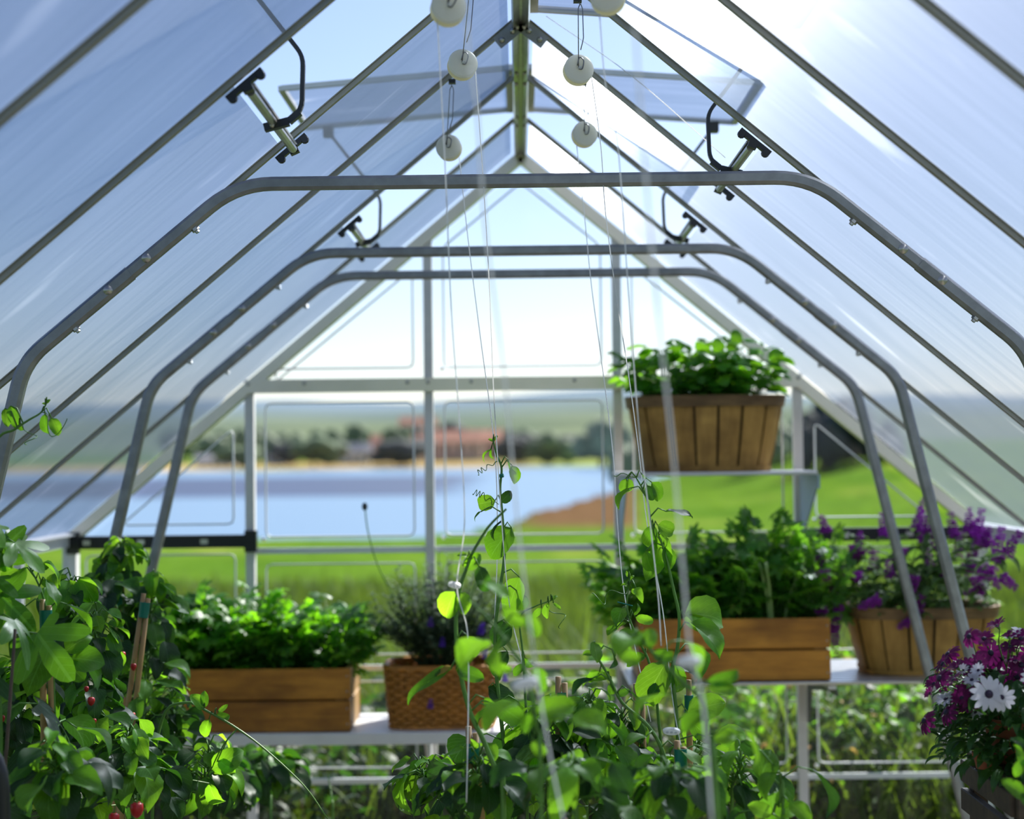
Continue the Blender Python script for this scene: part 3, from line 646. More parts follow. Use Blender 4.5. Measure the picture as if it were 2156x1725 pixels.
t = root('slatted_shelf', (.8, 5.05, ZR_ - .03), 'slatted aluminium shelf carrying the right crate and the sage basket', 'shelf')
yy = YF_R
while yy < YB_ - .03:
    cbox((rl.x, yy, ZR_ - .010), (rr.x, yy + .036, ZR_), .003).build('slat', 'alu', t); yy += .047
for x in (rl.x + .03, XQ, rr.x - .03): cbox((x - .012, YF_R + .01, ZR_ - .026), (x + .012, YB_, ZR_ - .0105), .002).build('cross_rail', 'alu_matt', t)
for x in (XP, XQ + .015):
    pl = ((YF_R + .02, ZR_ - .027), (YB_ + .01, ZR_ - .027), (YB_ + .01, ZR_ - .20), (YB_ - .02, ZR_ - .19), (YB_ - .06, ZR_ - .09), (YF_R + .16, ZR_ - .05), (YF_R + .02, ZR_ - .046)); k = len(pl)
    mb = MB(); mb.add([(x + dx, y, z) for dx in (-.003, .003) for y, z in pl], [tuple(range(k)), tuple(range(2 * k - 1, k - 1, -1))] + [(i, i + k, (i + 1) % k + k, (i + 1) % k) for i in range(k)]); mb.build('bracket', 'bracket_dark', t)
YF_T = 4.98
tl_, tr_ = at(1302, 1000, YF_T), at(1722, 997, YF_T); ZT = at(1500, 994, YF_T).z
t = root('small_shelf', (.65, 5.15, ZT - .03), 'narrow pale shelf holding the raised basket of basil', 'shelf')
for i in range(6): cbox((tl_.x, YF_T + i * .055, ZT - .012), (tr_.x, YF_T + i * .055 + .046, ZT), .003).build('slat', 'alu_pale', t)
for x in (XQ + .004, XP + .004):
    mb = MB(); mb.add([(x + dx, y, z) for dx in (-.003, .003) for y, z in ((YF_T + .01, ZT - .013), (YB_ + .015, ZT - .013), (YB_ + .015, ZT - .22), (YB_ - .01, ZT - .22), (YF_T + .05, ZT - .055), (YF_T + .01, ZT - .055))], [(0, 1, 2, 3, 4, 5), (11, 10, 9, 8, 7, 6)] + [(i, i + 6, (i + 1) % 6 + 6, (i + 1) % 6) for i in range(6)]); mb.build('bracket', 'shelf_blue', t)

# ------------------------------------------------------------ crates and baskets
def crate(x0, x1, y0, y1, z, h, label, bevel=.003):
    z += .001; t = root('wooden_crate', ((x0 + x1) / 2, (y0 + y1) / 2, z), label, 'crate', 'stained wooden crates on the shelves'); th = .014; g = .005; hb = (h - g) / 2
    for i in range(2):
        za, zb_ = z + i * (hb + g), z + i * (hb + g) + hb
        cbox((x0 + .0, y0, za), (x1, y0 + th, zb_), bevel).build('front_board', 'wood', t)
        cbox((x0, y1 - th, za), (x1, y1, zb_), bevel).build('back_board', 'wood', t)
    for xa in (x0, x1 - .018):
        for i in range(2): cbox((xa + .001, y0 + th + .001, z + i * (hb + g)), (xa + .017, y1 - th - .001, z + i * (hb + g) + hb), bevel).build('end_board', 'wood_end', t)
    for xa in (x0 + .02, x1 - .046):
        for ya in (y0 + th + .001, y1 - th - .027): cbox((xa, ya, z + .012), (xa + .026, ya + .026, z + h - .01), .002).build('corner_block', 'wood_end', t)
    for i in range(4): cbox((x0 + .002, y0 + th + .002 + i * (y1 - y0 - 2 * th) / 4, z), (x1 - .002, y0 + th - .004 + (i + 1) * (y1 - y0 - 2 * th) / 4, z + .010), .002).build('bottom_board', 'wood', t)
    so = cbox((x0 + .02, y0 + th + .003, z + .011), (x1 - .02, y1 - th - .003, z + h - .035), .004).build('soil', 'soil', t)
    for i in range(2):
        for xa in (x0 + .01, x1 - .01):
            for q in (.25, .75): MB().ball((xa, y0 - .0005, z + i * (hb + g) + hb * q), .0028, 6, 4).build('nail', 'bolt', t, True)
    return t
cl = (at(385, 1545, 4.94).x, at(738, 1545, 4.94).x); CLH = at(600, 1410, 4.94).z - ZL
crate(cl[0], cl[1], 4.94, 5.24, ZL, CLH, 'brown stained two-board crate on the left shelf, filled with parsley')
cr = (at(1345, 1435, 4.82).x, at(1750, 1435, 4.82).x); CRH = at(1600, 1304, 4.82).z - ZR_
crate(cr[0], cr[1], 4.82, 5.14, ZR_, CRH, 'brown stained two-board crate on the slatted shelf, filled with celery')

def se(a, b, n, t):
    c, s = math.cos(t), math.sin(t); return V(a * math.copysign(abs(c) ** (2 / n), c), b * math.copysign(abs(s) ** (2 / n), s), 0)
def splint_basket(x, y, z, a, b, h, label, nsl=17, taper=.80, rimh=.035):
    z += .001; t = root('splint_basket', (x, y, z), label, 'basket', 'splint baskets'); c = V(x, y, z); th = .004
    # even spacing round the oval
    T = np.linspace(0, 2 * PI, 721); P = np.array([se(a, b, 3.2, q)[:2] for q in T]); L = np.concatenate([[0], np.cumsum(np.hypot(*np.diff(P, axis=0).T))])
    def par(s): return float(np.interp((s % 1) * L[-1], L, T))
    def pt(q, f, off): 
        s = taper + (1 - taper) * f ** .8; k = se(a * s + off, b * s + off, 3.2, q); return c + k + V(0, 0, h * f)
    r = random.Random(int(x * 1000))
    for i in range(nsl):
        gap = r.choice([.04, .05, .06, .12]); s0, s1 = (i + gap + .11) / nsl, (i + 1 - gap + .11) / nsl; mb = MB(); N = 6; K = 4; off = (.001 if i % 2 else .0025)
        for o in (off, off - th):
            mb.v += [tuple(pt(par(s0 + (s1 - s0) * k / K), .02 + .95 * j / N, o)) for j in range(N + 1) for k in range(K + 1)]
        W = K + 1; n0 = W * (N + 1)
        for j in range(N):
            for k in range(K):
                q = (j * W + k, j * W + k + 1, (j + 1) * W + k + 1, (j + 1) * W + k); mb.f += [q, tuple(n0 + e for e in q[::-1])]
        for k in range(K): mb.f += [(N * W + k, N * W + k + 1, n0 + N * W + k + 1, n0 + N * W + k), (k + 1, k, n0 + k, n0 + k + 1)]
        for j in range(N): mb.f += [(j * W, (j + 1) * W, n0 + (j + 1) * W, n0 + j * W), ((j + 1) * W + K, j * W + K, n0 + j * W + K, n0 + (j + 1) * W + K)]
        mb.uv += [(0, 0)] * (len(mb.v) - len(mb.uv)); mb.build('slat', 'basket', t, True, 40)
    def hoop(f0, f1, o0, o1, name, m):
        mb = MB(); n = 64; ring = []
        for f, o in ((f0, o0), (f0, o1), (f1, o1), (f1, o0)): ring.append([pt(par(k / n), f, o) for k in range(n)])
        mb.add([ring[j][k] for k in range(n) for j in range(4)], [(k * 4 + j, k * 4 + (j + 1) % 4, ((k + 1) % n) * 4 + (j + 1) % 4, ((k + 1) % n) * 4 + j) for k in range(n) for j in range(4)]); mb.build(name, m, t, True, 40)
    hoop(1 - rimh / h, 1.0, .0035, .009, 'rim_hoop', 'basket_dark'); hoop(1 - rimh / h, .99, -.009, -.004, 'inner_hoop', 'basket_dark'); hoop(.0, .07, .003, .0065, 'bottom_hoop', 'basket')
    def disc(f, d, name, m):
        mb = MB(); n = 48; up = [pt(par(k / n), f, -.011) for k in range(n)]; lo = [pt(par(k / n), f - d / h, -.011) for k in range(n)]; mb.add(up + lo, [tuple(range(n)), tuple(range(2 * n - 1, n - 1, -1))] + [(k, n + k, n + (k + 1) % n, (k + 1) % n) for k in range(n)]); mb.build(name, m, t)
    disc(.045, .006, 'bottom_board', 'basket'); disc(.86, h * .78, 'soil', 'soil')
    return t
TB = at(1484, 990, 5.14); TBH = at(1484, 836, 5.14).z - ZT
splint_basket(at(1484, 900, 5.14).x, 5.14, ZT, .245, .14, TBH, 'tan splint basket of basil on the small raised shelf')
RB = at(1938, 1420, 5.02); RBH = at(1938, 1272, 5.02).z - ZR_
splint_basket(RB.x, 5.02, ZR_, .228, .15, RBH, 'slatted splint basket of purple sage on the right shelf end', 16, .78)
# wicker basket
def wicker(x, y, z, a, b, h):
    z += .001; t = root('wicker_basket', (x, y, z), 'brown woven wicker basket of lavender on the left shelf', 'basket'); c = V(x, y, z); ns = 46
    def pt(q, f, off): s = .90 + .10 * f; k = se(a * s + off, b * s + off, 5, q); return c + k + V(0, 0, h * f)
    T = np.linspace(0, 2 * PI, 721); P = np.array([se(a, b, 5, q)[:2] for q in T]); L = np.concatenate([[0], np.cumsum(np.hypot(*np.diff(P, axis=0).T))])
    par = lambda s: float(np.interp((s % 1) * L[-1], L, T))
    rows = 15
    for j in range(rows):
        n = ns * 4; f = (j + .5) / rows; mb = MB()
        mb.tube([pt(par(k / n), f, .0042 * math.sin(2 * PI * k / n * ns / 2 + PI * j)) for k in range(n)], h / rows * .56, 5, True); mb.build('strand', 'wicker', t, True)
    for k in range(ns): MB().tube([pt(par((k + .0) / ns), .0, 0), pt(par(k / ns), .5, 0), pt(par(k / ns), 1, 0)], .0028, 5).build('stake', 'wicker', t, True)
    n = 90; MB().tube([pt(par(k / n), 1.01, .002 * math.sin(k * 2.1)) for k in range(n)], .009, 7, True).build('braided_rim', 'wicker', t, True)
    MB().tube([pt(par(k / n), .02, .004) for k in range(n)], .007, 6, True).build('base_rim', 'wicker', t, True)
    mb = MB(); up = [pt(par(k / 40), .85, -.006) for k in range(40)]; lo = [pt(par(k / 40), .05, -.006) for k in range(40)]; mb.add(up + lo, [tuple(range(40)), tuple(range(79, 39, -1))] + [(k, 40 + k, 40 + (k + 1) % 40, (k + 1) % 40) for k in range(40)]); mb.build('soil', 'soil', t)
WB = at(925, 1540, 5.08); wicker(WB.x + .01, 5.08, ZL, .172, .12, at(925, 1408, 4.98).z - ZL)

# ------------------------------------------------------------ leaf shapes (base at origin, midrib along +y, top along +z, unit length)
def ovate(n=9, w=.62, droop=.25, fold=.22, wave=.03, p=.75, serr=.0, seed=0, k=2):
    r = random.Random(seed); mb = MB(); cols = 2 * k + 1; ph = r.uniform(0, 6)
    for i in range(n + 1):
        t = i / n; hw = (w * .5 * max(0, math.sin(PI * min(1, t ** p))) ** .85 * (1.08 - .2 * t) if p > 1 else w * 1.3 * t ** .5 * (1 - t) ** .85) + (.0 if 0 < i < n else .004)
        if serr and 0 < i < n: hw *= 1 + serr * (-1) ** i
        y = math.sin(t * (1 + droop)) / (1 + droop * .6); z0 = -droop * t * t * .9
        for j in range(cols):
            u = (j - k) / k; x = u * hw; z = z0 + abs(x) * fold + wave * math.sin(ph + 7 * t + 2.5 * u) * abs(u) - .35 * fold * x * x / max(.05, w)
            mb.v.append((x, y, z)); mb.uv.append((u, t + .001))
    for i in range(n):
        for j in range(cols - 1): q = i * cols + j; mb.f.append((q, q + 1, q + 1 + cols, q + cols))
    return mb
def lobed(lobes, nth=34, rings=4, droop=.22, fold=.12, seed=0, sharp=1.0, span=115):
    """palmate leaf: lobes = (angle deg, length, half width deg)"""
    r = random.Random(seed); mb = MB(); th = np.linspace(-span, span, nth)
    R = np.full(nth, .26)
    for a, L, w in lobes: R = np.maximum(R, .26 + (L - .26) * np.clip(1 - np.abs((th - a) / w) ** (1.5 * sharp), 0, 1))
    R *= 1 + .03 * np.array([r.uniform(-1, 1) for _ in th])
    for i in range(rings + 1):
        f = i / rings
        for j in range(nth):
            a = math.radians(th[j]); q = R[j] * f; x, y = q * math.sin(a), q * math.cos(a)
            z = -droop * (q * q) * 1.1 + fold * abs(x) * (1 - abs(x)) + .02 * math.sin(9 * x + 5 * y + seed)
            mb.v.append((x, y, z)); mb.uv.append((x * 1.5 + .0001, y * .9))
    for i in range(rings):
        for j in range(nth - 1): q = i * nth + j; mb.f.append((q, q + nth, q + nth + 1, q + 1))
    return mb
OV = [ovate(10, .48 + .06 * (i % 3), .22 + .18 * (i % 4), .28 + .14 * (i % 3), .05, .75, .025, i) for i in range(6)]
NAR = [ovate(10, .40, .25 + .2 * i, .3, .03, .8, .0, 20 + i) for i in range(3)]
LOB = [lobed([(0, 1, 27), (52, .80, 26), (-52, .80, 26), (100, .42, 20), (-100, .42, 20)], 40, 4, .15 + .1 * i, .12, i) for i in range(4)]
BAS = [ovate(8, .66, .35 + .15 * i, -.25, .04, .7, 0, 40 + i) for i in range(3)]
def compound(seed, nl=5, spread=1.0):
    r = random.Random(seed); mb = MB(); lf = lobed([(0, 1, 26), (45, .9, 24), (-45, .9, 24), (85, .6, 22), (-85, .6, 22)], 22, 2, .3, .1, seed, 1.2)
    for k in range(nl):
        if k == 0: p, a, s = V(0, .45, 0), 0, .55
        else:
            sd = 1 if k % 2 else -1; lev = (k + 1) // 2; p = V(sd * .17 * spread, .42 - .2 * lev + .05, 0); a = -sd * (55 + r.uniform(-10, 10)); s = .42
        mb.merge(lf, Matrix.Translation(p) @ Matrix.Rotation(math.radians(a), 4, 'Z') @ Matrix.Rotation(r.uniform(-.4, .3), 4, 'X') @ Matrix.Rotation(r.uniform(-.4, .4), 4, 'Y') @ Matrix.Scale(s, 4))
        mb.merge(MB().tube([(0, 0, 0), tuple(p * .6), tuple(p)], .010, 3), Matrix())
    return mb
CMP = [compound(i, 5) for i in range(5)]
_mc = {}
def LM(kind, i, m):
    lst = dict(ov=OV, nar=NAR, lob=LOB, bas=BAS, cmp=CMP)[kind]; i %= len(lst); key = (kind, i, m)
    if key not in _mc: _mc[key] = lst[i].mesh('leaf', m)
    return _mc[key]
def leaf_mtx(B, d, nrm, L, wr=1.0):
    d = d.normalized(); nrm = (nrm - d * nrm.dot(d)); nrm = nrm.normalized() if nrm.length > 1e-5 else d.orthogonal().normalized(); x = d.cross(nrm)
    R = Matrix((x, d, nrm)).transposed().to_4x4(); return Matrix.Translation(B) @ R @ Matrix.Diagonal((L * wr, L, L, 1))

# ------------------------------------------------------------ climbing plants
RV = random.Random(11)
def stemtube(t, pts, r0, r1, m='stem', name='stem', n=6):
    P = smoothpath(pts, 5); k = len(P); MB().tube(P, [r0 + (r1 - r0) * i / (k - 1) for i in range(k)], n).build(name, m, t, True); return P
def petiole(mb, a, b, r=.0016):
    mb.tube([a, (a + b) / 2 + V(0, 0, .012), b], [r, r, r * .8], 5)
def hero_leaf(t, base, tip, kind='ov', m='vine', wr=1.0, roll=0, i=None, dY=0.0, Y=None, petfrom=None, pm=None):
    B = at(base[0], base[1], Y); T = at(tip[0], tip[1], Y + dY); d = T - B; n0 = (CAM - B).normalized() + V(0, 0, .35)
    n0 = Quaternion(d.normalized(), math.radians(roll)) @ n0
    o = inst('leaf', LM(kind, RV.randrange(6) if i is None else i, m), leaf_mtx(B, d, n0, d.length * 1.04, wr), t)
    return B
def vine(name, label, stem, heroes=(), n=0, size=(.05, .09), kind='ov', mats=('vine', 'vine', 'vine_shade', 'young'), r=.0036, group=None, root_z=0.0, droop=.3, cat='vine', sway=.0, skip=0, stemm='stem', toward=None):
    """stem: list of (px,py,Y) from tip to foot; then it runs to the soil"""
    S = [at(*q) for q in stem]; foot = V(S[-1].x + RV.uniform(-.03, .03), S[-1].y + RV.uniform(-.03, .03), root_z)
    t = root(name, foot, label, cat, group); P = smoothpath(S + [foot], 5); pet = MB(); pet.tube(P, [r * .45 + r * .85 * i / (len(P) - 1) for i in range(len(P))], 6)
    Ym = stem[len(stem) // 2][2]
    for h in heroes:
        h = dict(zip(('base', 'tip', 'kind', 'm', 'wr', 'roll', 'dY', 'Y'), h)); Y = h.pop('Y', None) or Ym
        B = hero_leaf(t, Y=Y, **h); j = min(P, key=lambda p: (p - B).length); petiole(pet, j, B)
    zlo = .72; idxs = [k for k in range(1, len(P)) if P[k].z > zlo]
    ph = RV.uniform(0, 6)
    if n and idxs:
        for q in range(n):
            f = (q + RV.random()) / n; x = f * (len(idxs) - 1.001); k0 = idxs[int(x)]; a = P[k0 - 1].lerp(P[k0], x - int(x)); az = ph + q * 2.4 + RV.uniform(-.5, .5)
            grow = size[0] + (size[1] - size[0]) * min(1, .25 + f * 1.3); L = grow * RV.uniform(.75, 1.2)
            out = V(math.cos(az), math.sin(az), 0); B = a + out * RV.uniform(.02, .055) * (.5 + f) + V(0, 0, RV.uniform(-.005, .025))
            d = out + V(RV.uniform(-.4, .4), RV.uniform(-.4, .4), RV.uniform(-.9, .35) - droop); nn = V(RV.uniform(-.5, .5), RV.uniform(-.6, .3), 1)
            mm = RV.choice(mats) if f > .12 else 'young'
            inst('leaf', LM(kind if RV.random() < .85 else 'ov', RV.randrange(6), mm), leaf_mtx(B, d, nn, L, RV.uniform(.85, 1.15)), t); petiole(pet, a, B)
    pet.build('stem', stemm, t, True)
    return t, P
def tendril(t, p, turns, rr, ln, dirv, m='stem'):
    pts = []; N = int(turns * 9) + 6; d = Vector(dirv).normalized(); u = d.orthogonal().normalized(); w = d.cross(u)
    for k in range(N):
        f = k / (N - 1); a = f * turns * 2 * PI; q = rr * min(1, f * 2.2); pts.append(p + d * ln * (f if f < .5 else .5 + (f - .5) * .45) + (u * (math.cos(a) - 1) + w * math.sin(a)) * q)
    MB().tube(pts, .0009, 4).build('tendril', m, t, True)

# the in-focus vine on the middle strings
Y1 = 3.17
t, P = vine('climbing_vine', 'tallest slender vine climbing the middle strings, in sharp focus', [(1038, 926, Y1), (1045, 955, Y1), (1056, 985, Y1), (1053, 1030, Y1), (1057, 1080, Y1), (1062, 1170, Y1), (1050, 1260, Y1), (1043, 1330, Y1), (1046, 1430, Y1), (1060, 1560, Y1), (1075, 1725, Y1)], [
    ((1034, 946), (1002, 966), 'ov', 'young', .55, 40), ((1034, 946), (1030, 973), 'ov', 'vine', .55, 30), ((1040, 930), (1026, 922), 'nar', 'young', .8, 0), ((1041, 928), (1048, 914), 'nar', 'young', .8, 0),
    ((1071, 970), (1080, 1004), 'ov', 'vine', .6, 70), ((1078, 980), (1092, 1026), 'ov', 'young', .85, -15), ((1054, 1058), (1081, 1032), 'ov', 'vine_shade', 1.05, 25), ((1043, 1054), (991, 1066), 'ov', 'young', 1.2, -20),
    ((1012, 1078), (988, 1094), 'nar', 'vine', .8, 50), ((1077, 1112), (1018, 1182), 'ov', 'vine', 1.15, 10), ((1060, 1095), (1020, 1128), 'nar', 'vine_shade', 1.0, 60), ((1094, 1216), (1058, 1308), 'ov', 'young', .95, 15), ((1096, 1250), (1108, 1302), 'ov', 'vine', 1.0, -20),
    ((1078, 1321), (1018, 1362), 'ov', 'vine_shade', 1.15, 12), ((1068, 1372), (1028, 1440), 'ov', 'vine_shade', .85, 20), ((1028, 1448), (1094, 1494), 'ov', 'vine_shade', 1.2, -10), ((1078, 1538), (1032, 1612), 'nar', 'vine_shade', 1.2, 0), ((990, 1556), (938, 1612), 'ov', 'vine_shade', 1.3, 8),
    ((1092, 1478), (1145, 1530), 'ov', 'vine', .9, 20), ((1085, 1560), (1140, 1610), 'ov', 'vine', .9, 0)], 0)
tendril(t, at(1050, 1062, Y1), 5, .006, .075, at(995, 1040, Y1) - at(1050, 1062, Y1)); tendril(t, at(1052, 970, Y1), 4, .005, .07, at(1000, 1005, Y1) - at(1052, 970, Y1))
MB().tube([at(1052, 1003, Y1 - .002), at(1060, 1001, Y1 - .004)], .004, 6).build('tie', 'tape', t)
Y2 = 2.82
t, P = vine('climbing_vine', 'blurred near vine with drooping leaves and a curled leaf, before the wicker basket', [(1066, 1072, Y2), (1030, 1108, Y2), (1000, 1155, Y2), (985, 1190, Y2), (966, 1250, Y2), (960, 1330, Y2), (970, 1420, Y2), (990, 1500, Y2), (1020, 1565, Y2), (1048, 1640, Y2), (1060, 1730, Y2)], [
    ((958, 1246), (926, 1312), 'ov', 'young', 1.0, 10), ((966, 1246), (986, 1302), 'ov', 'young', 1.0, -15), ((975, 1192), (1022, 1168), 'ov', 'vine', .9, 35), ((1008, 1192), (1030, 1262), 'nar', 'vine_shade', 1.0, 10), ((985, 1172), (960, 1165), 'ov', 'young', .9, 30),
    ((985, 1340), (1006, 1392), 'ov', 'young', 1.2, -10), ((1005, 1370), (960, 1388), 'ov', 'vine', .9, 30), ((950, 1408), (828, 1472), 'nar', 'vine', .62, 35), ((950, 1404), (905, 1424), 'nar', 'yellowed', .7, 20), ((960, 1410), (1030, 1432), 'ov', 'vine', .85, 10), ((1032, 1490), (985, 1530), 'ov', 'vine', .9, 50),
    ((1040, 1480), (1118, 1530), 'nar', 'vine', 1.1, 15), ((1020, 1470), (1050, 1500), 'ov', 'vine', .9, 40)], 0, r=.0042)
Y3 = 2.25
t, P = vine('climbing_vine', 'pale out-of-focus vine tip nearest the viewer in the middle', [(985, 1260, Y3), (1030, 1305, Y3), (1080, 1370, Y3), (1110, 1430, Y3), (1130, 1540, Y3), (1140, 1730, Y3)], [
    ((1062, 1278), (1108, 1332), 'ov', 'young', .8, 30), ((1110, 1290), (1138, 1352), 'ov', 'young', .8, 10), ((1048, 1400), (1084, 1418), 'ov', 'young', .8, 30), ((1128, 1500), (1228, 1480), 'ov', 'young', .8, 15), ((1128, 1510), (1085, 1545), 'ov', 'vine', .9, 10), ((1120, 1560), (1160, 1610), 'ov', 'young', .8, 10)], 6, (.05, .07), mats=('young', 'vine'), r=.003)
t, P = vine('climbing_vine', 'thin side shoot with curling tendrils right of the middle vine', [(1160, 1265, 3.1), (1125, 1278, 3.1), (1095, 1300, 3.1), (1100, 1370, 3.1), (1105, 1450, 3.1), (1110, 1560, 3.1), (1110, 1730, 3.1)], [((1155, 1270), (1145, 1308), 'ov', 'young', .8, 30), ((1140, 1280), (1118, 1305), 'ov', 'young', .7, -20), ((1160, 1265), (1175, 1250), 'nar', 'young', .8, 0), ((1165, 1270), (1185, 1285), 'nar', 'young', .7, 0), ((1105, 1385), (1120, 1420), 'ov', 'vine', .8, 40), ((1105, 1400), (1075, 1425), 'ov', 'vine', .8, 0)], 0, r=.0025)
tendril(t, at(1150, 1275, 3.1), 1.2, .012, .07, (.5, -.1, -.8))
# right-hand string vines
YR = 3.12
t, P = vine('climbing_vine', 'vine on the right strings with a big bright leaf before the celery crate', [(1340, 1006, YR), (1362, 1050, YR), (1372, 1105, YR), (1396, 1150, YR), (1420, 1250, YR), (1430, 1300, YR), (1427, 1360, YR), (1416, 1420, YR), (1425, 1520, YR), (1430, 1730, YR)], [
    ((1318, 1008), (1308, 1046), 'ov', 'young', .9, 20), ((1322, 1008), (1330, 1044), 'ov', 'young', .8, -30), ((1362, 1022), (1378, 1062), 'ov', 'vine_shade', .8, 10), ((1372, 1016), (1398, 1060), 'ov', 'vine', .9, -20), ((1352, 1000), (1362, 1010), 'nar', 'young', .8, 0),
    ((1376, 1106), (1356, 1172), 'ov', 'vine', 1.1, 20), ((1384, 1106), (1432, 1124), 'ov', 'young', 1.0, 10), ((1392, 1122), (1392, 1222), 'ov', 'young', .9, 10), ((1402, 1150), (1412, 1216), 'ov', 'vine', .8, -30), ((1360, 1160), (1372, 1225), 'ov', 'young', .8, 20),
    ((1442, 1294), (1550, 1290), 'ov', 'young', 1.15, -12), ((1440, 1300), (1515, 1330), 'ov', 'young', .7, 20), ((1402, 1396), (1338, 1502), 'ov', 'young', .95, 0), ((1414, 1400), (1440, 1472), 'ov', 'vine', .8, -10), ((1448, 1500), (1540, 1470), 'ov', 'young', 1.1, 0), ((1510, 1560), (1582, 1536), 'ov', 'young', 1.05, 5),
    ((1455, 1520), (1500, 1560), 'ov', 'vine', 1.1, 10), ((1500, 1580), (1570, 1600), 'ov', 'young', 1.0, 10), ((1390, 1440), (1360, 1475), 'ov', 'vine_shade', .9, 0)], 6, (.05, .09))
tendril(t, at(1340, 1006, YR), 1, .004, .06, at(1270, 1000, YR) - at(1340, 1006, YR))
t, P = vine('climbing_vine', 'small young vine tied to the right string left of the celery crate', [(1326, 1218, 3.2), (1320, 1270, 3.2), (1326, 1305, 3.2), (1345, 1350, 3.2), (1368, 1400, 3.2), (1385, 1500, 3.2), (1395, 1730, 3.2)], [
    ((1330, 1240), (1345, 1255), 'ov', 'young', .8, 30), ((1322, 1235), (1306, 1228), 'ov', 'young', .8, 30), ((1326, 1222), (1336, 1208), 'nar', 'young', .8, 0), ((1322, 1216), (1318, 1200), 'nar', 'young', .8, 0), ((1338, 1300), (1386, 1312), 'ov', 'young', .7, 20), ((1335, 1296), (1352, 1272), 'ov', 'vine', .7, 60), ((1318, 1312), (1290, 1318), 'ov', 'young', .8, 20),
    ((1300, 1320), (1270, 1335), 'ov', 'vine', .9, 10), ((1360, 1380), (1310, 1400), 'ov', 'vine', .9, 20)], 5, (.03, .06), r=.0028)
tendril(t, at(1322, 1250, 3.2), 1.4, .015, .09, (-.9, 0, -.35))
MB().tube([at(1300, 1268, 3.19), at(1332, 1276, 3.18)], .0014, 5).build('tie', 'tape', t)
t, P = vine('climbing_vine', 'leaning young vine in the middle with toothed bright leaves', [(1250, 1365, 3.0), (1258, 1385, 3.0), (1282, 1425, 3.0), (1310, 1480, 3.0), (1365, 1530, 3.0), (1400, 1600, 3.0), (1410, 1730, 3.0)], [
    ((1250, 1378), (1222, 1372), 'ov', 'young', .8, 10), ((1256, 1372), (1262, 1356), 'nar', 'young', .8, 0), ((1280, 1430), (1214, 1424), 'ov', 'young', .7, 30), ((1262, 1415), (1230, 1438), 'ov', 'young', .8, 0), ((1285, 1440), (1290, 1470), 'ov', 'vine', .9, 10), ((1300, 1465), (1330, 1450), 'ov', 'vine', .9, 10)], 8, (.04, .06))
YN = 2.3
t, P = vine('climbing_vine', 'pale out-of-focus vine nearest the viewer on the right strings', [(1335, 1330, YN), (1370, 1370, YN), (1430, 1430, YN), (1480, 1480, YN), (1490, 1560, YN), (1510, 1730, YN)], [
    ((1350, 1362), (1312, 1315), 'ov', 'vine', .9, 20), ((1352, 1362), (1385, 1320), 'ov', 'young', 1.0, 20), ((1372, 1378), (1436, 1388), 'ov', 'vine', .7, 25), ((1300, 1375), (1362, 1398), 'ov', 'young', .8, 10), ((1488, 1436), (1586, 1424), 'nar', 'vine', .75, 35), ((1490, 1446), (1570, 1455), 'nar', 'young', .8, 10), ((1475, 1430), (1460, 1410), 'ov', 'vine', .8, 0), ((1480, 1500), (1420, 1540), 'ov', 'vine', .9, 10), ((1500, 1560), (1560, 1540), 'ov', 'young', .8, 0)], 4, (.05, .07), mats=('young', 'vine'))
# the low thicket of the same vines along the middle bed
lows = [('bushy low vine at the lower left of the middle thicket', [(905, 1610, 3.3), (915, 1650, 3.3), (930, 1730, 3.3)], 16), ('thin trailing vine shoot below the wicker basket', [(880, 1600, 3.35), (890, 1640, 3.3), (900, 1740, 3.3)], 9),
        ('low bushy vine under the curled leaf of the near vine', [(1010, 1590, 2.9), (1005, 1660, 2.9), (1000, 1740, 2.9)], 22), ('dense low vine in the middle of the thicket', [(1160, 1490, 3.05), (1150, 1570, 3.05), (1155, 1740, 3.05)], 30),
        ('dense low vine between the two white string clips', [(1240, 1470, 3.1), (1245, 1560, 3.1), (1235, 1740, 3.1)], 32), ('shaded low vine behind the right clip', [(1310, 1500, 3.3), (1315, 1580, 3.3), (1320, 1740, 3.3)], 30),
        ('low vine with broad leaves at the right end of the thicket', [(1560, 1590, 2.9), (1555, 1650, 2.9), (1540, 1740, 2.9)], 20), ('low front vine of large leaves at the bottom centre', [(1200, 1600, 2.5), (1210, 1660, 2.5), (1215, 1740, 2.5)], 16),
        ('low front vine at the bottom right of the thicket', [(1400, 1620, 2.6), (1410, 1680, 2.6), (1420, 1740, 2.6)], 18), ('deep shaded vine behind the thicket', [(1130, 1530, 3.5), (1125, 1600, 3.5), (1120, 1740, 3.5)], 26), ('shaded vine behind the right string vine', [(1470, 1560, 3.3), (1465, 1640, 3.3), (1460, 1740, 3.3)], 24), ('low vine shoot left of the thicket, near the shelf', [(965, 1650, 3.1), (968, 1690, 3.1), (970, 1740, 3.1)], 14)]
for lb, st, n in lows: vine('thicket_vine', lb, st, (), int(n * 1.7), (.042, .075), 'ov', ('vine', 'vine_shade', 'vine_shade', 'young'), .0034, 'low vines of the middle thicket')
t, P = vine('climbing_vine', 'single large leaf shoot at the bottom right below the thicket', [(1640, 1700, 2.7), (1650, 1735, 2.7)], [((1630, 1712), (1690, 1690), 'ov', 'young', 1.2, 0), ((1625, 1716), (1570, 1690), 'ov', 'young', 1.1, 0), ((1640, 1700), (1660, 1655), 'ov', 'vine', 1, 20), ((1560, 1560), (1600, 1600), 'ov', 'vine_shade', .9, 30), ((1600, 1640), (1630, 1570), 'ov', 'vine', 1.1, 15)], 5)

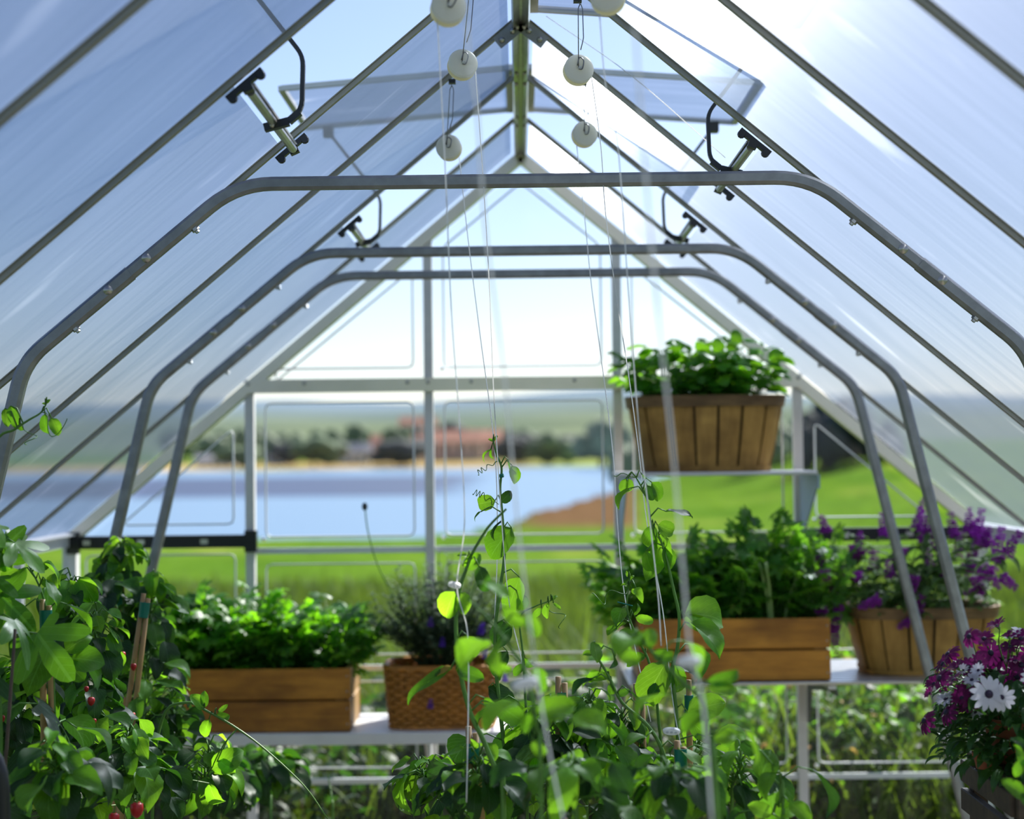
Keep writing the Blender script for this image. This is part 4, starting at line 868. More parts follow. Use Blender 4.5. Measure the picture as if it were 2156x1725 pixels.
# the climbers on the left
LG = 'leafy climbers of the left bed'
t, P = vine('climbing_vine', 'climber with large lobed leaves at the left edge', [(5, 1120, 2.9), (0, 1180, 2.9), (-15, 1260, 2.9), (-10, 1350, 2.9), (0, 1500, 2.9), (0, 1730, 2.9)], [
    ((-12, 1175), (48, 1112), 'lob', 'vine', 1.0, 10), ((10, 1140), (-10, 1100), 'lob', 'vine', 1.0, 20), ((14, 1165), (12, 1215), 'ov', 'vine', .9, 20), ((-15, 1160), (14, 1185), 'ov', 'vine', 1.0, 30), ((-2, 1255), (66, 1196), 'nar', 'vine', 1.0, 40),
    ((0, 1254), (74, 1318), 'lob', 'vine', 1.15, 0), ((78, 1334), (150, 1432), 'lob', 'vine', 1.15, 8)], 12, (.06, .10), 'lob', ('vine', 'vine_shade'), r=.0042, group=LG)
t, P = vine('climbing_vine', 'climber with a bright yellow-green leaf beside the first cane', [(60, 1190, 3.0), (85, 1240, 3.0), (100, 1300, 3.0), (110, 1400, 3.0), (115, 1550, 3.0), (115, 1730, 3.0)], [
    ((72, 1195), (66, 1158), 'ov', 'vine', .8, 40), ((74, 1196), (110, 1192), 'ov', 'vine', .9, 30), ((85, 1220), (108, 1242), 'nar', 'vine', .9, 20), ((138, 1372), (192, 1328), 'ov', 'young', 1.0, -5), ((148, 1386), (228, 1392), 'ov', 'vine', 1.2, 5), ((140, 1395), (185, 1440), 'ov', 'vine', .9, 10), ((60, 1410), (95, 1435), 'ov', 'young', .9, 20), ((70, 1460), (120, 1490), 'nar', 'young', 1.0, 10)], 14, (.055, .09), 'ov', ('vine', 'vine_shade', 'vine_shade'), group=LG)
lefts = [('broad-leaved climber behind the first cane', [(150, 1215, 3.5), (160, 1290, 3.5), (155, 1420, 3.5), (150, 1600, 3.4), (150, 1740, 3.4)], 40, (.07, .11)), ('thin-tipped climber in front of the middle brace legs', [(258, 1145, 4.0), (246, 1190, 4.0), (240, 1260, 3.9), (240, 1400, 3.8), (240, 1740, 3.7)], 40, (.06, .10)),
         ('climber beside the tall cane near the left crate', [(325, 1215, 3.9), (318, 1280, 3.9), (310, 1400, 3.8), (300, 1560, 3.7), (300, 1740, 3.6)], 44, (.06, .10)), ('dark climber in the middle of the left bed', [(205, 1290, 3.4), (200, 1400, 3.4), (195, 1560, 3.3), (190, 1740, 3.3)], 44, (.06, .10)),
         ('shaded climber low at the left edge', [(40, 1400, 3.2), (45, 1500, 3.2), (50, 1740, 3.2)], 36, (.06, .10)), ('low climber with sunlit leaves in front of the crate corner', [(360, 1440, 3.9), (365, 1520, 3.8), (360, 1620, 3.7), (350, 1740, 3.6)], 34, (.05, .09)),
         ('low front climber at the bottom left corner', [(110, 1560, 2.8), (120, 1640, 2.8), (130, 1740, 2.8)], 24, (.06, .10)), ('low front climber left of the shelf end', [(270, 1540, 3.1), (280, 1620, 3.1), (280, 1740, 3.1)], 30, (.06, .09)),
         ('deep shaded climber under the left shelf', [(450, 1570, 4.3), (460, 1640, 4.2), (460, 1740, 4.1)], 40, (.07, .11)), ('dark climber filling the gap under the parsley crate', [(560, 1585, 4.5), (570, 1660, 4.4), (570, 1740, 4.3)], 42, (.07, .11)), ('dark leafy plant under the left shelf near the glass', [(690, 1630, 4.6), (700, 1690, 4.5), (700, 1740, 4.5)], 34, (.07, .11)),
         ('sunlit low climber at the foot of the left shelf', [(440, 1570, 3.5), (430, 1640, 3.5), (420, 1740, 3.5)], 18, (.06, .09)), ('back climber along the left glass', [(130, 1240, 4.3), (135, 1330, 4.3), (130, 1500, 4.3), (130, 1740, 4.3)], 36, (.07, .11)), ('back climber beside the far corner of the left bed', [(300, 1250, 4.6), (300, 1400, 4.6), (300, 1740, 4.6)], 34, (.07, .11))]
for lb, st, n, sz in lefts: vine('climbing_vine', lb, st, (), int(n * 1.9), (sz[0] * .8, sz[1] * .82), 'ov', ('vine', 'vine', 'vine_shade', 'vine_shade', 'vine_shade', 'vine_shade', 'vine_shade', 'young') if st[0][2] < 4.2 else ('vine_shade', 'vine_shade', 'vine_shade', 'vine'), .004, LG)  # mostly shade-coloured leaves, more so in the back rows
t, P = vine('climbing_vine', 'trailing shoot arching in front of the parsley crate', [(690, 1725, 3.4), (640, 1655, 3.4), (560, 1580, 3.4), (500, 1535, 3.4), (440, 1500, 3.4), (390, 1480, 3.4), (340, 1520, 3.4), (320, 1740, 3.4)], [((430, 1495), (400, 1455), 'ov', 'young', .9, 10), ((432, 1490), (428, 1450), 'ov', 'vine', .9, -20), ((460, 1500), (482, 1482), 'ov', 'young', .7, 20), ((455, 1505), (490, 1515), 'ov', 'vine', .9, 20), ((440, 1515), (425, 1560), 'ov', 'vine', .9, 10), ((445, 1620), (520, 1580), 'ov', 'vine', 1.0, 20), ((460, 1600), (500, 1635), 'ov', 'vine', .9, 20), ((440, 1650), (460, 1720), 'ov', 'vine', .9, 30)], 0, r=.003, group=LG)
t, P = vine('climbing_vine', 'vine shoot curling round the nearest brace at the left edge', [(98, 850, 2.95), (85, 870, 2.95), (60, 885, 2.95), (30, 905, 2.95), (-10, 935, 2.95), (-50, 1100, 2.95), (-60, 1400, 2.95), (-60, 1730, 2.95)], [((95, 872), (92, 922), 'ov', 'vine', .75, 30), ((108, 880), (128, 922), 'ov', 'young', .9, 0), ((40, 892), (46, 912), 'ov', 'vine', .9, 20), ((22, 855), (38, 912), 'ov', 'vine', .75, 20), ((10, 860), (18, 905), 'ov', 'young', .8, 0), ((98, 850), (106, 838), 'nar', 'young', .9, 0), ((96, 852), (86, 846), 'nar', 'young', .9, 0)], 0, r=.003, group=LG)
tendril(t, at(88, 868, 2.95), 1.1, .02, .07, (.8, 0, -.3)); tendril(t, at(48, 895, 2.95), 1.2, .012, .05, (.1, 0, -.8))

# ------------------------------------------------------------ canes, clips, fruit
def cane(px, py, Y, label, tilt=(0, 0), pair=True, tape=None, tw=.012, th=1, m='bamboo'):
    top = at(px, py, Y); foot = V(top.x + tilt[0], top.y + tilt[1], 0); t = root('bamboo_cane', foot, label, 'garden cane', 'bamboo canes with green tape')
    ax = (top - foot).normalized()
    for k in range(2 if pair else 1):
        o = V(.006 * (k * 2 - 1), 0, 0) if pair else V(0, 0, 0); tp = top + o - ax * (.012 * k); pts = [foot + o * (3 if pair else 1) + (tp - foot - o * (3 if pair else 1)) * f for f in np.linspace(0, 1, 9)]
        MB().tube(pts, [(.0056 + .0008 * (i % 2)) * th for i in range(9)], 8).build('cane', m, t, True)
    if tape: c = top - ax * tape; MB().tube([c, c - ax * .035], tw, 10).build('tape', 'tape', t, True, 40)
cane(96, 1262, 3.0, 'taped pair of canes nearest the left edge', (.02, 0), True, .02)
cane(252, 1222, 4.0, 'taped cane pair behind the thin-tipped climber', (.01, .02), True, .03)
cane(308, 1250, 3.7, 'leaning taped canes beside the parsley crate', (-.18, 0), True, .02)
cane(32, 1325, 2.8, 'single dark bare cane at the left edge', (-.1, 0), False, None, th=.5, m='trunk')
cane(993, 1530, 2.95, 'taped canes standing below the wicker basket', (.06, 0), True, .03)
cane(1182, 1425, 3.1, 'pale cane tips showing in the middle of the thicket', (0, 0), True, .03, .01)
cane(1450, 1432, 3.2, 'cane tip with green tape under the big bright leaf', (0, 0), False, .03, .009)
cane(1345, 1440, 3.3, 'stubby cane tips left of the string clip', (0, 0), True, None)
cane(1432, 1560, 3.0, 'taped cane behind the lowest white clip', (.02, 0), True, .015, .012)
cane(1170, 1620, 2.95, 'taped cane low in the middle of the thicket', (.02, 0), False, .025, .009)
cane(1570, 1680, 3.0, 'taped cane low at the right end of the thicket', (0, 0), False, .01, .011)
def fruit(px, py, Y, s, label):
    s *= .68; Y += .12
    p = at(px, py, Y); t = root('red_fruit', p - V(0, 0, s * .9), label, 'fruit', 'red fruits among the left climbers'); mb = MB(); mb.lathe([(.1 * s, -.9 * s), (.45 * s, -.6 * s), (.62 * s, -.1 * s), (.58 * s, .35 * s), (.3 * s, .55 * s), (.05 * s, .5 * s)], 12, Matrix.Translation(p)); mb.build('flesh', 'fruit', t, True)
    mb = MB(); [mb.bar(p + V(0, 0, s * .52), p + V(math.cos(a) * s * .5, math.sin(a) * s * .5, s * .45), .15 * s, .04 * s, (0, 0, 1)) for a in (0, 1.25, 2.5, 3.75, 5)]; mb.tube([p + V(0, 0, s * .5), p + V(.1 * s, 0, s * 1.3)], .08 * s, 5); mb.build('cap', 'stem', t)
for px, py, Y, s, lb in ((146, 1332, 3.3, .014, 'red fruit right of the first taped canes'), (176, 1318, 3.35, .012, 'tiny red fruit just above the bright yellow-green leaf'), (258, 1378, 3.4, .016, 'red fruit left of the leaning taped canes'), (281, 1403, 3.5, .017, 'red fruit at the foot of the leaning taped canes'), (192, 1475, 3.1, .018, 'bright red fruit in the middle of the left bed'),
                         (198, 1518, 3.1, .012, 'small red fruit just below the bright middle fruit'), (280, 1505, 3.3, .012, 'red fruit near the corner of the left shelf'), (4, 1512, 2.9, .014, 'red fruit at the very left edge'), (288, 1702, 2.85, .03, 'largest red fruit, low in the left bed'), (240, 1722, 2.8, .024, 'red fruit at the bottom edge of the left bed'), (182, 1450, 3.15, .012, 'narrow red fruit above the bright middle fruit')):
    fruit(px, py, Y, s, lb)

# ------------------------------------------------------------ string reels
def reel(px, py, Y, label, string, hang, tiltx=.0, faceleft=False, seed=0):
    c = at(px, py, Y); R = .0292; hp = at(hang[0], hang[1], Y + .01); t = root('string_reel', c, label, 'string reel', 'white string reels hanging from the rafters')
    ax = V(.2 if not faceleft else -.14, -1, .12).normalized(); q = ax.to_track_quat('Z', 'Y').to_matrix().to_4x4(); Mx = Matrix.Translation(c) @ q
    MB().lathe([(.001, .0095), (R * .9, .009), (R, .0065), (R, .0035), (R * .88, .003)], 32, Mx).build('front_disc', 'reel', t, True, 12)
    MB().lathe([(R * .86, .0028), (R * .86, .0005), (R * .98, -.001), (R * .98, -.014), (R * .85, -.017), (.001, -.0175)], 32, Mx).build('back_disc', 'reel_yellow', t, True, 20)
    MB().ball(Mx @ V(0, 0, .0115), .004, 8, 5).build('axle', 'reel', t, True)
    e = Mx @ V(0, 0, .0125); up = (hp - c); L = up.length; u = up.normalized(); s = ax.cross(u).normalized()
    def W(a, b): return e + u * (a * 1) + s * b
    pts = [W(-.003, .002), W(-.003, -.004), W(.006, -.007), W(.016, -.007), W(.020, .001), W(.004, .005)]
    MB().tube(smoothpath(pts, 3), .0013, 5).build('hook_end', 'wire', t, True)
    b = L * .42; tp = L * .92
    MB().tube(roundcorners([W(.0, .003), W(tp - .01, .002), W(tp, -.003), W(tp - .012, -.007), W(b, -.008), W(b * .6, -.002)], .004, 3), .0011, 5).build('spring_hook', 'wire', t, True)
    MB().tube([W(tp - .002, -.001), hp], .0009, 5).build('hanging_wire', 'wire', t, True)
    MB().box(*[tuple(hp + V(d, d, d * .6)) for d in (-.008, .008)]).build('rafter_clip', 'black', t)
    P = smoothpath([at(*z) for z in string], 6); MB().tube(P, .0011, 5).build('string', 'string', t, True)
k0, k1, km = yk(0) - .03, yk(1) - .02, yk(-1) - .02
reel(944, 16, km, 'white string reel cut by the top edge, left of the ridge', [(921, 45, km), (937, 350, km + .03), (950, 650, km + .06), (968, 900, km + .08), (978, 1100, km + .1), (962, 1235, km + .14), (984, 1330, km + .14), (986, 1480, km + .14), (982, 1690, km + .14)], (985, -110))
reel(974, 136, k0, 'white string reel in sharp focus, second down left of the ridge', [(1001, 150, k0), (1018, 390, k0), (1030, 600, k0), (1038, 800, k0), (1046, 940, k0), (1060, 1150, k0), (1075, 1290, k0), (1100, 1400, k0), (1110, 1500, k0)], (990, -30))
reel(945, 311, k1, 'lowest white string reel left of the ridge', [(967, 332, k1), (985, 500, k1 - .1), (1010, 700, k1 - .2), (1040, 930, k1 - .4), (1047, 1090, k1 - .46), (1046, 1200, k1 - .46), (1042, 1300, k1 - .46), (1046, 1440, k1 - .46)], (952, 172), 0, True)
reel(1279, -8, km, 'white string reel cut by the top edge, right of the ridge', [(1262, 28, km), (1275, 180, km + .02), (1300, 300, km + .03), (1322, 600, km + .05), (1345, 900, km + .1), (1365, 1070, km + .14), (1385, 1250, km + .2), (1392, 1360, km + .2)], (1290, -130), 0, True)
reel(1218, 147, k0, 'white string reel with long wire hook, right of the ridge', [(1245, 160, k0), (1265, 310, k0), (1275, 450, k0), (1300, 640, k0), (1322, 780, k0), (1345, 950, k0), (1362, 1100, k0), (1396, 1290, k0), (1420, 1500, k0 - .05), (1462, 1690, k0 - .1)], (1216, 0))
reel(1231, 283, k1, 'lowest white string reel right of the ridge', [(1214, 305, k1), (1230, 450, k1), (1245, 600, k1 - .1), (1265, 750, k1 - .2), (1290, 950, k1 - .35), (1302, 1130, k1 - .45), (1316, 1260, k1 - .48), (1345, 1400, k1 - .5), (1370, 1520, k1 - .5)], (1228, 175))
def cord(name, pts, label, r=.0011):
    P = smoothpath([at(*z) for z in pts], 6); o = MB().tube(P, r, 6).build(name, 'string', None, True); return tag(o, label, 'string')
cord('plant_string', [(978, -40, 1.75), (988, 120, 1.75), (1005, 240, 1.76), (1022, 480, 1.78), (1062, 790, 1.82), (1088, 1080, 1.86), (1120, 1350, 1.9), (1158, 1590, 1.92), (1190, 1740, 1.92)], 'thick blurred white string nearest the viewer, left of centre', .0013)
cord('plant_string', [(1330, -40, 1.6), (1362, 400, 1.63), (1392, 720, 1.66), (1415, 930, 1.7), (1434, 1150, 1.74), (1455, 1385, 1.78), (1480, 1480, 1.8), (1500, 1740, 1.82)], 'thick blurred white string nearest the viewer, over the raised basket', .0014)
cord('vent_cord', [(1150, 34, 3.6), (1330, 160, 3.55), (1527, 332, 3.45)], 'thin taut white cord running to the right roof vent arm', .0009)
def clip(px, py, Y, s, rot, label, w=1.0):
    c = at(px, py, Y); t = root('string_clip', c, label, 'clip', 'white plastic string clips'); Mx = Matrix.Translation(c) @ Matrix.Rotation(rot, 4, 'Y') @ Matrix.Rotation(.5, 4, 'X')
    mb = MB(); n = 20; prof = [(s * w * math.cos(a) * (1 + .0), s * .45 * math.sin(a)) for a in np.linspace(0, 2 * PI, n, endpoint=False)]
    mb.add([Mx @ V(x, y, z) for y in (-.003, .003) for x, z in prof], [tuple(range(n)), tuple(range(2 * n - 1, n - 1, -1))] + [(k, (k + 1) % n, n + (k + 1) % n, n + k) for k in range(n)]); mb.build('plate', 'clip', t)
    for q in (-.5, 0, .5): MB().ball(Mx @ V(q * s, -.0035, 0), s * .16, 8, 4).build('stud', 'clip', t, True)
clip(957, 1232, km + .13, .011, .2, 'small white clip on the left string above the wicker basket')
clip(1105, 1440, 1.92, .016, -.25, 'oval white clip on the thick left string')
clip(1450, 1393, 1.79, .014, -.05, 'largest white clip, on the thick right string before the crate')
clip(1414, 1540, 3.0, .016, .05, 'small white clip low in the thicket on the right string')

# ------------------------------------------------------------ herbs
def herb(name, label, cx, cy, z, n, spread, hgt, kind, m, L, cat, nstuff=0, lean=.5, stemm='stem', group=None, ysp=None, mats=None):
    t = root(name, (cx, cy, z), label, cat, group); st = MB(); fo = MB(); lst = dict(ov=OV, bas=BAS, cmp=CMP, nar=NAR)[kind]
    for i in range(n + nstuff):
        a = RV.uniform(0, 2 * PI); q = math.sqrt(RV.random()); b = V(cx + .35 * spread * q * math.cos(a), cy + .35 * (ysp or spread) * q * math.sin(a), z)
        f = RV.uniform(.3, 1.08) if i < n else RV.uniform(.1, .9); top = V(cx + spread * q * math.cos(a) * (.6 + lean * f), cy + (ysp or spread) * q * math.sin(a) * (.6 + lean * f), z + hgt * f * (1 - .35 * q * q))
        st.tube([b, (b + top) / 2 + V(0, 0, .01), top], [.0016, .0013, .001], 4)
        d = (top - b).normalized() * .4 + V(math.cos(a), math.sin(a), 0) * RV.uniform(.2, .9) + V(RV.uniform(-.5, .5), RV.uniform(-.5, .5), RV.uniform(-.5, .4)); nn = V(RV.uniform(-.5, .5), RV.uniform(-.7, .3), 1)
        mt = leaf_mtx(top, d, nn, L * RV.uniform(.7, 1.25), RV.uniform(.85, 1.1)); j = RV.randrange(6)
        if i < n: inst('leaf', LM(kind, j, RV.choice(mats) if mats else m), mt, t)
        else: fo.merge(lst[j % len(lst)], mt)
    st.build('stalks', stemm, t, True, kind='stuff')
    if fo.v: fo.build('foliage', m, t, True, kind='stuff')
    return t
zs = ZL + CLH - .045
PG = 'parsley plants in the left crate'
for i, (px, h, lb) in enumerate(((375, .25, 'tall parsley plant behind the climbers at the far left end of the left crate'), (440, .20, 'parsley plant at the left end of the left crate'), (520, .24, 'parsley plant second from the left in the left crate'), (610, .22, 'parsley plant in the middle right of the left crate'), (695, .21, 'parsley plant at the right end of the left crate, hanging over'))):
    p = at(px, 1420, 5.09); herb('parsley_plant', lb, p.x, 5.09, zs, 75, .125, h * 1.12, 'cmp', 'parsley', .062, 'herb', 110, .8, 'stem', PG, .12)
zs = ZR_ + CRH - .045
CG = 'celery plants in the right crate'
for i, (px, h, lb) in enumerate(((1345, .22, 'dark celery plant hanging over the left end of the right crate'), (1440, .25, 'celery plant left of the middle of the right crate'), (1545, .27, 'celery plant in the middle of the right crate'), (1625, .31, 'tallest celery plant with pale thick stalks in the right crate'), (1700, .27, 'bright celery plant at the right end beside the sage'))):
    p = at(px, 1320, 4.98); herb('celery_plant', lb, p.x, 4.98, zs, 70, .115, h * 1.08, 'cmp', 'celery', .066, 'herb', 90, .7, 'stem', CG, .12, ('celery', 'celery', 'parsley') if i < 4 else ('celery', 'young'))
p = at(1625, 1320, 4.98); ct = [o for o in SC.objects if o.name.startswith('celery_plant') and 'tallest' in o['label']][0]
for i in range(13):
    a = RV.uniform(0, 6.3); b = V(p.x + .03 * math.cos(a), 4.93 + .03 * math.sin(a), zs); MB().tube(smoothpath([b, b + V(.02 * math.cos(a), .02 * math.sin(a), .10), b + V(.07 * math.cos(a), .06 * math.sin(a), .21)], 4), [.006 - .0003 * k for k in range(9)], 6).build('stalk', 'celery_stalk', ct, True)
zs = ZT + TBH - .04
for px, h, lb in ((1400, .15, 'basil plant at the left of the raised basket'), (1485, .165, 'basil plant in the middle of the raised basket'), (1558, .15, 'basil plant at the right of the raised basket, leaning out')):
    p = at(px, 840, 5.14); herb('basil_plant', lb, p.x, 5.14, zs, 80, .105, h * 1.4, 'bas', 'basil', .066, 'herb', 40, .8, 'stem', 'basil plants in the raised basket', .10)
# lavender
lx, ly, lz = WB.x + .01, 5.08, ZL + .165
t = root('lavender_plant', (lx, ly, lz), 'grey-green feathery lavender bush with violet flowers in the wicker basket', 'herb'); st = MB(); fo = MB(); nl = NAR[0]
for i in range(230):
    a = RV.uniform(0, 2 * PI); q = math.sqrt(RV.random()); f = RV.uniform(.4, 1); b = V(lx + .06 * q * math.cos(a), ly + .05 * q * math.sin(a), lz); tp = V(lx + .25 * q * math.cos(a), ly + .16 * q * math.sin(a), lz + .37 * f * (1 - .4 * q * q)); P = smoothpath([b, (b + tp) / 2 + V(0, 0, .02), tp], 5); st.tube(P, .0011, 4)
    for k in range(3, len(P)):
        for e in range(4):
            aa = RV.uniform(0, 2 * PI); d = V(math.cos(aa), math.sin(aa), RV.uniform(.2, .9)); fo.merge(ovate(3, .2, .2, 0, 0, .8, 0, 0, 1), leaf_mtx(P[k], d, V(0, 0, 1), RV.uniform(.02, .04)))
st.build('stalks', 'stem_dark', t, True, kind='stuff'); fo.build('foliage', 'lav', t, True, kind='stuff')
def spike_mesh(seed, n=9, m='salvia', rad=.30, fl=.15):
    r = random.Random(seed); mb = MB(); mb.tube([(0, 0, -.15), (0, 0, 1)], .018, 4)
    for i in range(n):
        z = i / (n - 1); k = 6 if z < .7 else 4; rr = rad * (1 - .55 * z) * .5
        for j in range(k):
            a = 2 * PI * (j + .5 * (i % 2)) / k + r.uniform(-.2, .2); mb.ball((rr * math.cos(a), rr * math.sin(a), z + r.uniform(-.02, .02)), fl * (1 - .5 * z) * .5, 5, 4, (1, 1, .75))
            if r.random() < .5: mb.ball((rr * 1.5 * math.cos(a), rr * 1.5 * math.sin(a), z - .03), fl * .33, 5, 3)
    mb.uv = [(.5, .5)] * len(mb.v); return mb.mesh('flower_spike', m)
SP = [spike_mesh(i) for i in range(4)]; SPV = [spike_mesh(9 + i, 5, 'lavflower', .5, .25) for i in range(2)]
def spike(t, p, tip, me, w=1): d = tip - p; q = d.to_track_quat('Z', 'Y').to_matrix().to_4x4(); L = d.length; inst('flower_spike', me, Matrix.Translation(p) @ q @ Matrix.Diagonal((w, w, L, 1)), t)
for px, py in ((905, 1318), (930, 1360), (1010, 1335), (1020, 1385), (1015, 1330), (1062, 1435), (905, 1490), (1035, 1550)):
    p = at(px, py, 4.93); spike(t, p, p + V(.004, 0, .024), RV.choice(SPV), .028)
MB().tube(smoothpath([at(768, 1068, 5.0), at(775, 1120, 5.0), at(795, 1190, 5.02), at(830, 1260, 5.05)], 5), .0022, 5).build('dry_stalk', 'stem', t, True)
MB().lathe([(.002, 0), (.009, .008), (.008, .02), (.002, .026)], 8, Matrix.Translation(at(768, 1076, 5.0))).build('seed_head', 'flowerbud', t, True)
# sage
sx, sy, sz = RB.x, 5.02, ZR_ + RBH - .03
t = root('sage_plant', (sx, sy, sz), 'purple flowering sage spilling out of the right splint basket', 'flower'); st = MB()
spk = [((1700, 1238), (1726, 1262)), ((1712, 1205), (1700, 1185)), ((1728, 1190), (1720, 1150)), ((1770, 1205), (1735, 1185)), ((1800, 1180), (1812, 1120)), ((1790, 1160), (1840, 1162)), ((1862, 1128), (1858, 1080)), ((1885, 1180), (1888, 1145)), ((1930, 1110), (1945, 1050)), ((1945, 1140), (1938, 1070)), ((1955, 1120), (1962, 1062)), ((1975, 1150), (1965, 1090)), ((2010, 1130), (2000, 1080)), ((2040, 1120), (2042, 1070)), ((2055, 1130), (2068, 1072)), ((2068, 1150), (2085, 1110)), ((2100, 1165), (2110, 1110)), ((2120, 1165), (2148, 1120)), ((2095, 1180), (2130, 1158)), ((2045, 1180), (2060, 1130)), ((2030, 1200), (2080, 1190)), ((2080, 1200), (2105, 1240)), ((2060, 1210), (2100, 1195)), ((1790, 1225), (1775, 1200)), ((1810, 1215), (1775, 1205)), ((1760, 1250), (1745, 1225)), ((1745, 1210), (1700, 1215)),
       ((1765, 1275), (1752, 1330)), ((1756, 1320), (1757, 1375)), ((1740, 1285), (1715, 1288)), ((1718, 1235), (1690, 1250)), ((1925, 1215), (1918, 1265)), ((1935, 1255), (1935, 1300)), ((1930, 1300), (1890, 1322)), ((1850, 1262), (1808, 1280)), ((1985, 1190), (1978, 1140)), ((1990, 1215), (1995, 1180)), ((2110, 1215), (2140, 1240)), ((2070, 1240), (2030, 1250)), ((1740, 1120), (1728, 1085)), ((1905, 1165), (1880, 1150)), ((1835, 1200), (1845, 1160)), ((1875, 1215), (1868, 1180)), ((2015, 1175), (2022, 1125)), ((2000, 1230), (2020, 1195)), ((2045, 1225), (2075, 1215)), ((1960, 1200), (1950, 1150)), ((1820, 1245), (1790, 1235)), ((2085, 1150), (2070, 1110))]
for i, (a, b) in enumerate(spk):
    Y = 4.86 if 30 < i < 35 else RV.uniform(4.88, 5.12); Y = min(Y, 1.43 * 3400 / max(1, max(a[0], b[0]) - 1078)); p, q = at(*a, Y), at(*b, Y); spike(t, p, q, RV.choice(SP), .085 if (p - q).length > .05 else .07)
    bs = V(sx + RV.uniform(-.12, .12), sy + RV.uniform(-.05, .05), sz); st.tube(smoothpath([bs, (bs + p) / 2 + V(0, -.01, .06), p], 4), .0016, 4)
    for k in range(5):
        f = RV.uniform(.25, 1.); c = bs.lerp(p, f) + V(0, -.01, .05 * 4 * f * (1 - f)); az = RV.uniform(0, 6.3); d = V(math.cos(az), math.sin(az), RV.uniform(-.6, .5)); inst('leaf', LM('nar', k, 'salvia_leaf'), leaf_mtx(c, d, V(RV.uniform(-.4, .4), -.3, 1), RV.uniform(.05, .085), .85), t)
fo = MB()
for k in range(150):
    az = RV.uniform(0, 6.3); q = math.sqrt(RV.random()); c = V(sx + .22 * q * math.cos(az), sy + .13 * q * math.sin(az), sz + RV.uniform(0, .13)); d = V(math.cos(az), math.sin(az), RV.uniform(-.3, .9)); fo.merge(NAR[k % 3], leaf_mtx(c, d, V(0, -.2, 1), RV.uniform(.045, .08), .85))
fo.build('foliage', 'salvia_leaf', t, True, kind='stuff'); st.build('stalks', 'stem', t, True, kind='stuff')

# ------------------------------------------------------------ daisies on the dark stand
YD = 3.0
pc = at(2150, 1500, YD); sz_ = at(2037, 1583, 3.15).z
t = root('plant_stand', (pc.x + .05, YD, 0), 'dark weathered wooden stand under the daisies', 'stand'); xa, xb, ya, yb = at(2037, 1590, 3.17).x, at(2037, 1590, 3.17).x + .42, 2.84, 3.18
for x in (xa, xb - .035):
    for y in (ya + .02, yb - .035): cbox((x + .003, y, 0), (x + .032, y + .03, sz_ - .018), .002).build('leg', 'stand', t)
for i in range(5): cbox((xa - .005, ya + i * .066, sz_ - .016), (xb, ya + i * .066 + .054, sz_), .002).build('top_slat', 'stand', t)
for dz in (.02, .075):
    cbox((xa - .004, ya, sz_ - dz - .042), (xb, ya + .016, sz_ - dz), .002).build('front_rail', 'stand', t); cbox((xa - .012, ya + .018, sz_ - dz - .042), (xa + .002, yb, sz_ - dz), .002).build('side_rail', 'stand', t)
def pot(x, y, z, r, h, label, soil=True):
    t = root('terracotta_pot', (x, y, z), label, 'pot', 'terracotta pots on the dark stand'); MB().lathe([(r * .68, .001), (r * .9, h * .78), (r, h * .78), (r * 1.02, h), (r * .9, h), (r * .86, h * .8)], 28, Matrix.Translation((x, y, z))).build('body', 'terracotta', t, True, 35)
    MB().lathe([(r * .5, h * .78), (r * .86, h * .82), (.001, h * .84)], 24, Matrix.Translation((x, y, z))).build('soil', 'soil', t, True)
pot(pc.x + .01, YD + .04, sz_, .072, .085, 'larger terracotta pot holding the daisies'); pot(at(2072, 1560, 2.98).x, 2.98, sz_, .022, .03, 'tiny orange terracotta pot at the corner of the dark stand')
def daisy_mesh(seed, m, cup=.15, npet=13, wd_=.32):
    r = random.Random(seed); mb = MB()
    for k in range(npet):
        a = 2 * PI * k / npet + r.uniform(-.08, .08); pt = ovate(5, wd_, .25, .1, .0, 1.15, 0, k, 1); mb.merge(pt, Matrix.Rotation(a, 4, 'Z') @ Matrix.Translation((0, .10, 0)) @ Matrix.Rotation(cup + r.uniform(-.12, .12), 4, 'X') @ Matrix.Scale(.92 * r.uniform(.9, 1.05), 4))
    return mb.mesh('flower', m)
DM = {m: [daisy_mesh(i, m, cp) for i, cp in enumerate((.1, .35, .6, -.25))] for m in ('petal_purple', 'petal_white')}
eye = MB().lathe([(.16, -.04), (.2, .02), (.13, .09), (.01, .11)], 10).mesh('eye', 'disc_dark'); caly = MB().lathe([(.03, -.35), (.10, -.22), (.15, -.05), (.10, -.01)], 8).mesh('calyx', 'stem')
t = root('daisy_plant', (pc.x + .01, YD + .04, sz_ + .09), 'potted daisy with dark purple and white flowers at the right edge', 'flower'); st = MB()
